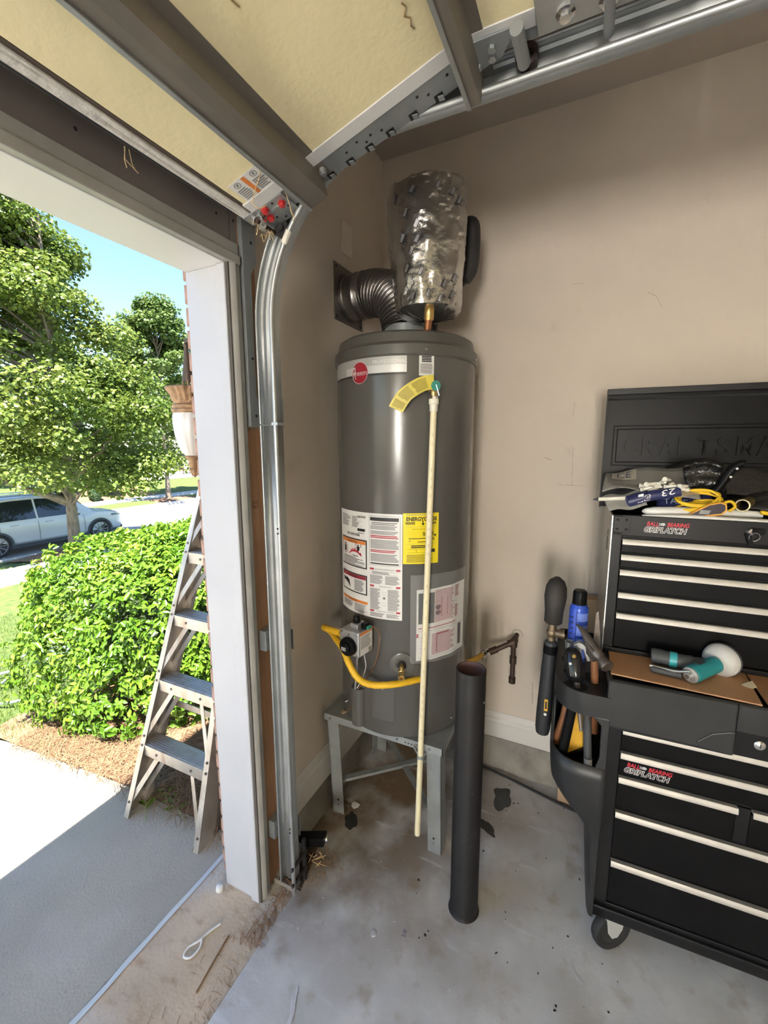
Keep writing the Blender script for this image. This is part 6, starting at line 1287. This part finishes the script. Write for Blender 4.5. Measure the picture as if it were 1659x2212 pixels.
struct('trim_16', G().sheet(lambda u, v: (9+11.5*u, 27.1+3.6*v, gz(0, 27.1+3.6*v)+.03+.34*math.sin(u*PI)**.5*math.sin(v*PI)**.7*(1)+.05*mnoise.noise((u*12, v*5, 1))), 30, 12), M_mulch, smooth=60)
struct('trim_17', G().sheet(lambda u, v: (17.6+3.2*u, 23.75+1.6*v, gz(0, 23.75+1.6*v)+.03+.10*math.sin(u*PI)*math.sin(v*PI)), 10, 8), M_mulch, smooth=60)
struct('trim_18', G().sheet(lambda u, v: (6.0+2.6*u, 12.95+2.0*v, gz(0, 12.95+2.0*v)+.02+.16*math.sin(u*PI)*math.sin(v*PI)+.03*mnoise.noise((u*7, v*7, 4))), 14, 12), M_mulch, smooth=60)
for x, y, w, h, lab in ((8.6, 26.9+1.2, .42, .80, 'taller pale green utility pedestal on the lawn across the street'), (7.85, 27.6, .42, .62, 'shorter pale green utility pedestal left of the taller one')):
    t = thing('utility_box', (x, y, gz(0, y)), lab, 'utility box'); z = gz(0, y); G().box(x-w/2, x+w/2, y-.18, y+.18, z-.05, z+h).build('cabinet', M_util, t, bevel=.02); G().box(x-w/2-.02, x+w/2+.02, y-.2, y+.2, z+h-.08, z+h).build('cap', M_util, t, bevel=.02)
# far houses
def house(x0, x1, y0, y1, h, lab, wins):
    z = gz(0, y0)-.2; t = thing('house', ((x0+x1)/2, (y0+y1)/2, z), lab, 'house', None)
    G().box(x0, x1, y0, y1, z, z+h).build('wall', M_house, t)
    g = G(); ym = (y0+y1)/2; V = [(x0-.4, y0-.4, z+h), (x1+.4, y0-.4, z+h), (x1+.4, y1+.4, z+h), (x0-.4, y1+.4, z+h), (x0+1.5, ym, z+h+2.6), (x1-1.5, ym, z+h+2.6)]; g.add(V, [(0, 1, 5, 4), (1, 2, 5), (2, 3, 4, 5), (3, 0, 4), (3, 2, 1, 0)]); g.build('roof', M_roof, t)
    for (u, v, w, hh) in wins:
        for fx in (0, 1):
            if fx == 0: f = G().box(x0+u, x0+u+w, y0-.06, y0+.02, z+v, z+v+hh); p = G().box(x0+u+.08, x0+u+w-.08, y0-.07, y0-.05, z+v+.08, z+v+hh-.08)
            else: f = G().box(x0-.06, x0+.02, y0+u, y0+u+w, z+v, z+v+hh); p = G().box(x0-.07, x0-.05, y0+u+.08, y0+u+w-.08, z+v+.08, z+v+hh-.08)
            if fx == 1 and u+w > y1-y0: continue
            fo_ = f.build('window', M_white, t); p.build('pane', M_carg, fo_)
    return t
house(35.5, 46, 37, 45, 5.4, 'pale cream house across the street behind the slim maple tree', ((.8, .9, 1.0, 1.5), (2.6, .9, 1.0, 1.5), (.8, 3.4, 1.0, 1.4), (2.6, 3.4, 1.0, 1.4), (5.4, .9, 1.0, 1.5), (5.4, 3.4, 1, 1.4)))
house(13, 23, 62, 70, 5.0, 'white house far behind the round shrubs', ((1, 1, 1, 1.5), (3, 1, 1, 1.5), (6, 1, 1, 1.5), (1, 3.3, 1, 1.3), (6, 3.3, 1, 1.3)))
struct('patio', G().sheet(lambda u, v: (24+12*u, 33.0+5.5*v, gz(0, 33.0+5.5*v)+.05), 6, 6), M_walk)
PT = thing('patio_table', (30.5, 36.0, gz(0, 36)), 'small dark table on the far bright patio', 'table'); z = gz(0, 36)+.05
g = G(); g.lathe([(0, .70), (.6, .70), (.6, .74), (0, .74)], (30.5, 36, z), n=20); g.build('top', M_iron, PT); g = G(); g.cyl((30.5, 36, z), (30.5, 36, z+.7), .06, n=8); g.build('leg', M_iron, PT)
cha = None
for i, (x, y) in enumerate(((29.5, 35.8), (31.5, 36.2), (30.4, 35.0))):
    t = thing('patio_chair', (x, y, z), ('left', 'right', 'nearest')[i]+' dark chair at the far patio table', 'chair', 'far patio chairs')
    G().box(x-.25, x+.25, y-.25, y+.25, z+.40, z+.45).build('seat', M_iron, t); G().box(x-.25, x+.25, y+.21, y+.25, z+.45, z+.95).build('backrest', M_iron, t)
    for a in (-.22, .22):
        for b in (-.22, .22): G().box(x+a-.02, x+a+.02, y+b-.02, y+b+.02, z, z+.40).build('leg', M_iron, t)

# ------------------------------------------------------------------ parked car
CX, CY, CZ, CS_ = 5.55, 16.3, gz(0, 17)-.06, 1.04     # rear bumper x, near side y, road
CAR = thing('car', (CX+2.4, CY+.95, CZ), 'white suv parked along the street behind the maple trunk', 'car')
def K(x, y, z): return (CX+x*CS_, CY+.96*CS_-y*CS_, CZ+z*CS_)        # x from the rear, y towards the viewer, z up
stn = [(.0, .45, .95, 1.00, .80, .0), (.06, .36, .98, 1.15, .86, .0), (.25, .30, 1.02, 1.56, .90, .62), (.7, .27, 1.03, 1.68, .93, .66), (1.4, .27, 1.02, 1.735, .945, .68), (2.2, .27, 1.00, 1.74, .95, .69), (2.9, .27, .985, 1.68, .95, .67), (3.3, .27, .985, 1.50, .95, .66), (3.62, .27, .985, 1.26, .945, .69), (3.86, .27, .985, 1.06, .94, .78), (4.2, .27, .96, 1.02, .925, .72), (4.55, .28, .90, .97, .89, .70), (4.78, .30, .80, .88, .80, .64), (4.90, .36, .68, .76, .66, .55), (4.93, .44, .58, .62, .60, .5)]
g = G(); V = []
for x, zl, zbelt, zt, w, wt in stn:
    wt = wt or w*.9
    half = [(0, zl), (w*.90, zl), (w*.985, zl+.10), (w, zl+(zbelt-zl)*.45), (w*1.0, zl+(zbelt-zl)*.72), (w*.965, zbelt), (wt+.02, zt-.045), (wt*.86, zt-.008), (0, zt+.012)]
    ring_ = [(y, z) for y, z in half]+[(-y, z) for y, z in half[-2:0:-1]]
    V += [K(x, y, z) for y, z in ring_]
k = 16; F = [(i*k+j, i*k+(j+1) % k, (i+1)*k+(j+1) % k, (i+1)*k+j) for i in range(len(stn)-1) for j in range(k)]+[tuple(range(k))[::-1], tuple((len(stn)-1)*k+j for j in range(k))]
g.add(V, F); g.build('body', M_car, CAR, smooth=32)
def sidew(x, z, s_=1):
    for (a, b) in zip(stn, stn[1:]):
        if a[0] <= x <= b[0]:
            t_ = (x-a[0])/(b[0]-a[0]); q = [p+(r-p)*t_ for p, r in zip(a, b)]; w, wt, zb_, zt = q[4], q[5] or q[4]*.9, q[2], q[3]
            if z >= zb_: y = w*.965+(wt+.02-w*.965)*(z-zb_)/max(.01, zt-.045-zb_)
            else: y = w*(1.0-.035*max(0, (z-(q[1]+(zb_-q[1])*.72))/max(.01, (zb_-q[1])*.28)))
            return K(x, (y+.006)*s_, z)
for s_ in (1, -1):
    for nm, xs in (('rear_quarter_window', (.62, 1.02)), ('rear_door_window', (1.07, 2.02)), ('front_door_window', (2.08, 3.30))):
        def top_(x): 
            for (a, b) in zip(stn, stn[1:]):
                if a[0] <= x <= b[0]: t_ = (x-a[0])/(b[0]-a[0]); return a[3]+(b[3]-a[3])*t_-.10
        lo = 1.045
        g = G(); g.sheet(lambda u, v: sidew(xs[0]+(xs[1]-xs[0])*u, lo+(max(lo+.01, top_(xs[0]+(xs[1]-xs[0])*u))-lo)*v, s_), 10, 4); g.build(nm, M_carg, CAR, smooth=60, fix=False)
    for xa in (1.05, 2.05, 3.42):
        g = G(); g.tube([sidew(xa, z, s_) for z in (.36, .55, .75, .96)], .005, 5); g.build('door_seam', M_grip, CAR)
    for xa in (1.30, 2.25):
        g = G(); a = V3(sidew(xa, .90, s_)); b = V3(sidew(xa+.22, .905, s_)); g.tube([a, a.lerp(b, .5)+V3((0, -.035*s_, 0)), b], .016, 8); g.build('door_handle', M_car, CAR, smooth=60)
    g = G(); c = V3(sidew(3.18, 1.06, s_))+V3((0, -.10*s_, .03)); g.ball(c, (.10, .12, .085), 12); MI = g.build('wing_mirror', M_car, CAR, smooth=60); g = G(); g.ball(c-V3((0, 0, .07)), (.09, .11, .05), 10); g.build('mirror_base', M_grip, MI, smooth=60)
    g = G(); g.sheet(lambda u, v: sidew(4.38+.44*u, .80+.06*v-.03*u+.02*v*u, s_), 6, 2); g.build('headlight', M_carg, CAR, fix=False)
    for xw in (.92, 3.92):
        arch = G(); 
        yy = .955
        P_ = [(xw+.43*math.cos(t_), .34+.43*math.sin(t_)) for t_ in [PI*i/16 for i in range(17)]]; P2_ = [(xw+.365*math.cos(t_), .34+.365*math.sin(t_)) for t_ in [PI*i/16 for i in range(17)]]
        V = [K(a, yy*s_, b) for a, b in P_]+[K(a, (yy+.005)*s_, b) for a, b in P2_]; arch.add(V, [(i, i+1, 17+i+1, 17+i) for i in range(16)]); arch.build('arch_trim', M_grip, CAR, fix=False, solid=.02)
        c = V3(K(xw, .84*s_, .355)); ax_ = V3((0, -s_, 0)); r_ = .37*CS_
        w_ = G(); w_.lathe([(0, -.10), (r_*.9, -.11), (r_, -.09), (r_, .09), (r_*.93, .115), (r_*.74, .115), (r_*.72, .09), (0, .09)], c, ax_, 36); WHL = w_.build('wheel', M_tyre, CAR, smooth=40)
        w_ = G(); w_.lathe([(r_*.74, .10), (r_*.74, .118), (r_*.68, .116), (r_*.68, .10)], c, ax_, 36, caps=False)
        for k2 in range(10):
            a = 2*PI*k2/10; dv = V3((math.cos(a), 0, math.sin(a))); w_.bar(c+ax_*.112, c+ax_*.112+dv*r_*.70, .030, .014, (0, 1, 0))
        w_.lathe([(0, .10), (.05, .10), (.05, .125), (0, .125)], c, ax_, 14); w_.build('rim', M_chrome, WHL)
g = G(); g.box(0, 0, 0, 0, 0, 0) if 0 else None
G(K).box(.35, 4.6, -.93, .93, .20, .31).build('sill', M_grip, CAR); G(K).box(4.60, 4.945, -.62, .62, .25, .36).build('front_skirt', M_grip, CAR, bevel=.03)
g = G(); g.sheet(lambda u, v: K(3.32+.50*u, (v-.5)*1.28, 1.50-.46*u+.012), 6, 6); g.build('windscreen', M_carg, CAR, fix=False, smooth=60)
for s_ in (1, -1): g = G(); g.tube([K(.6, .60*s_, 1.70), K(.75, .60*s_, 1.775), K(2.6, .61*s_, 1.765), K(2.8, .60*s_, 1.72)], .018, 8); g.build('roof_rail', M_chrome, CAR)
for o in list(bpy.data.objects):
    if '_o' in o: del o['_o']
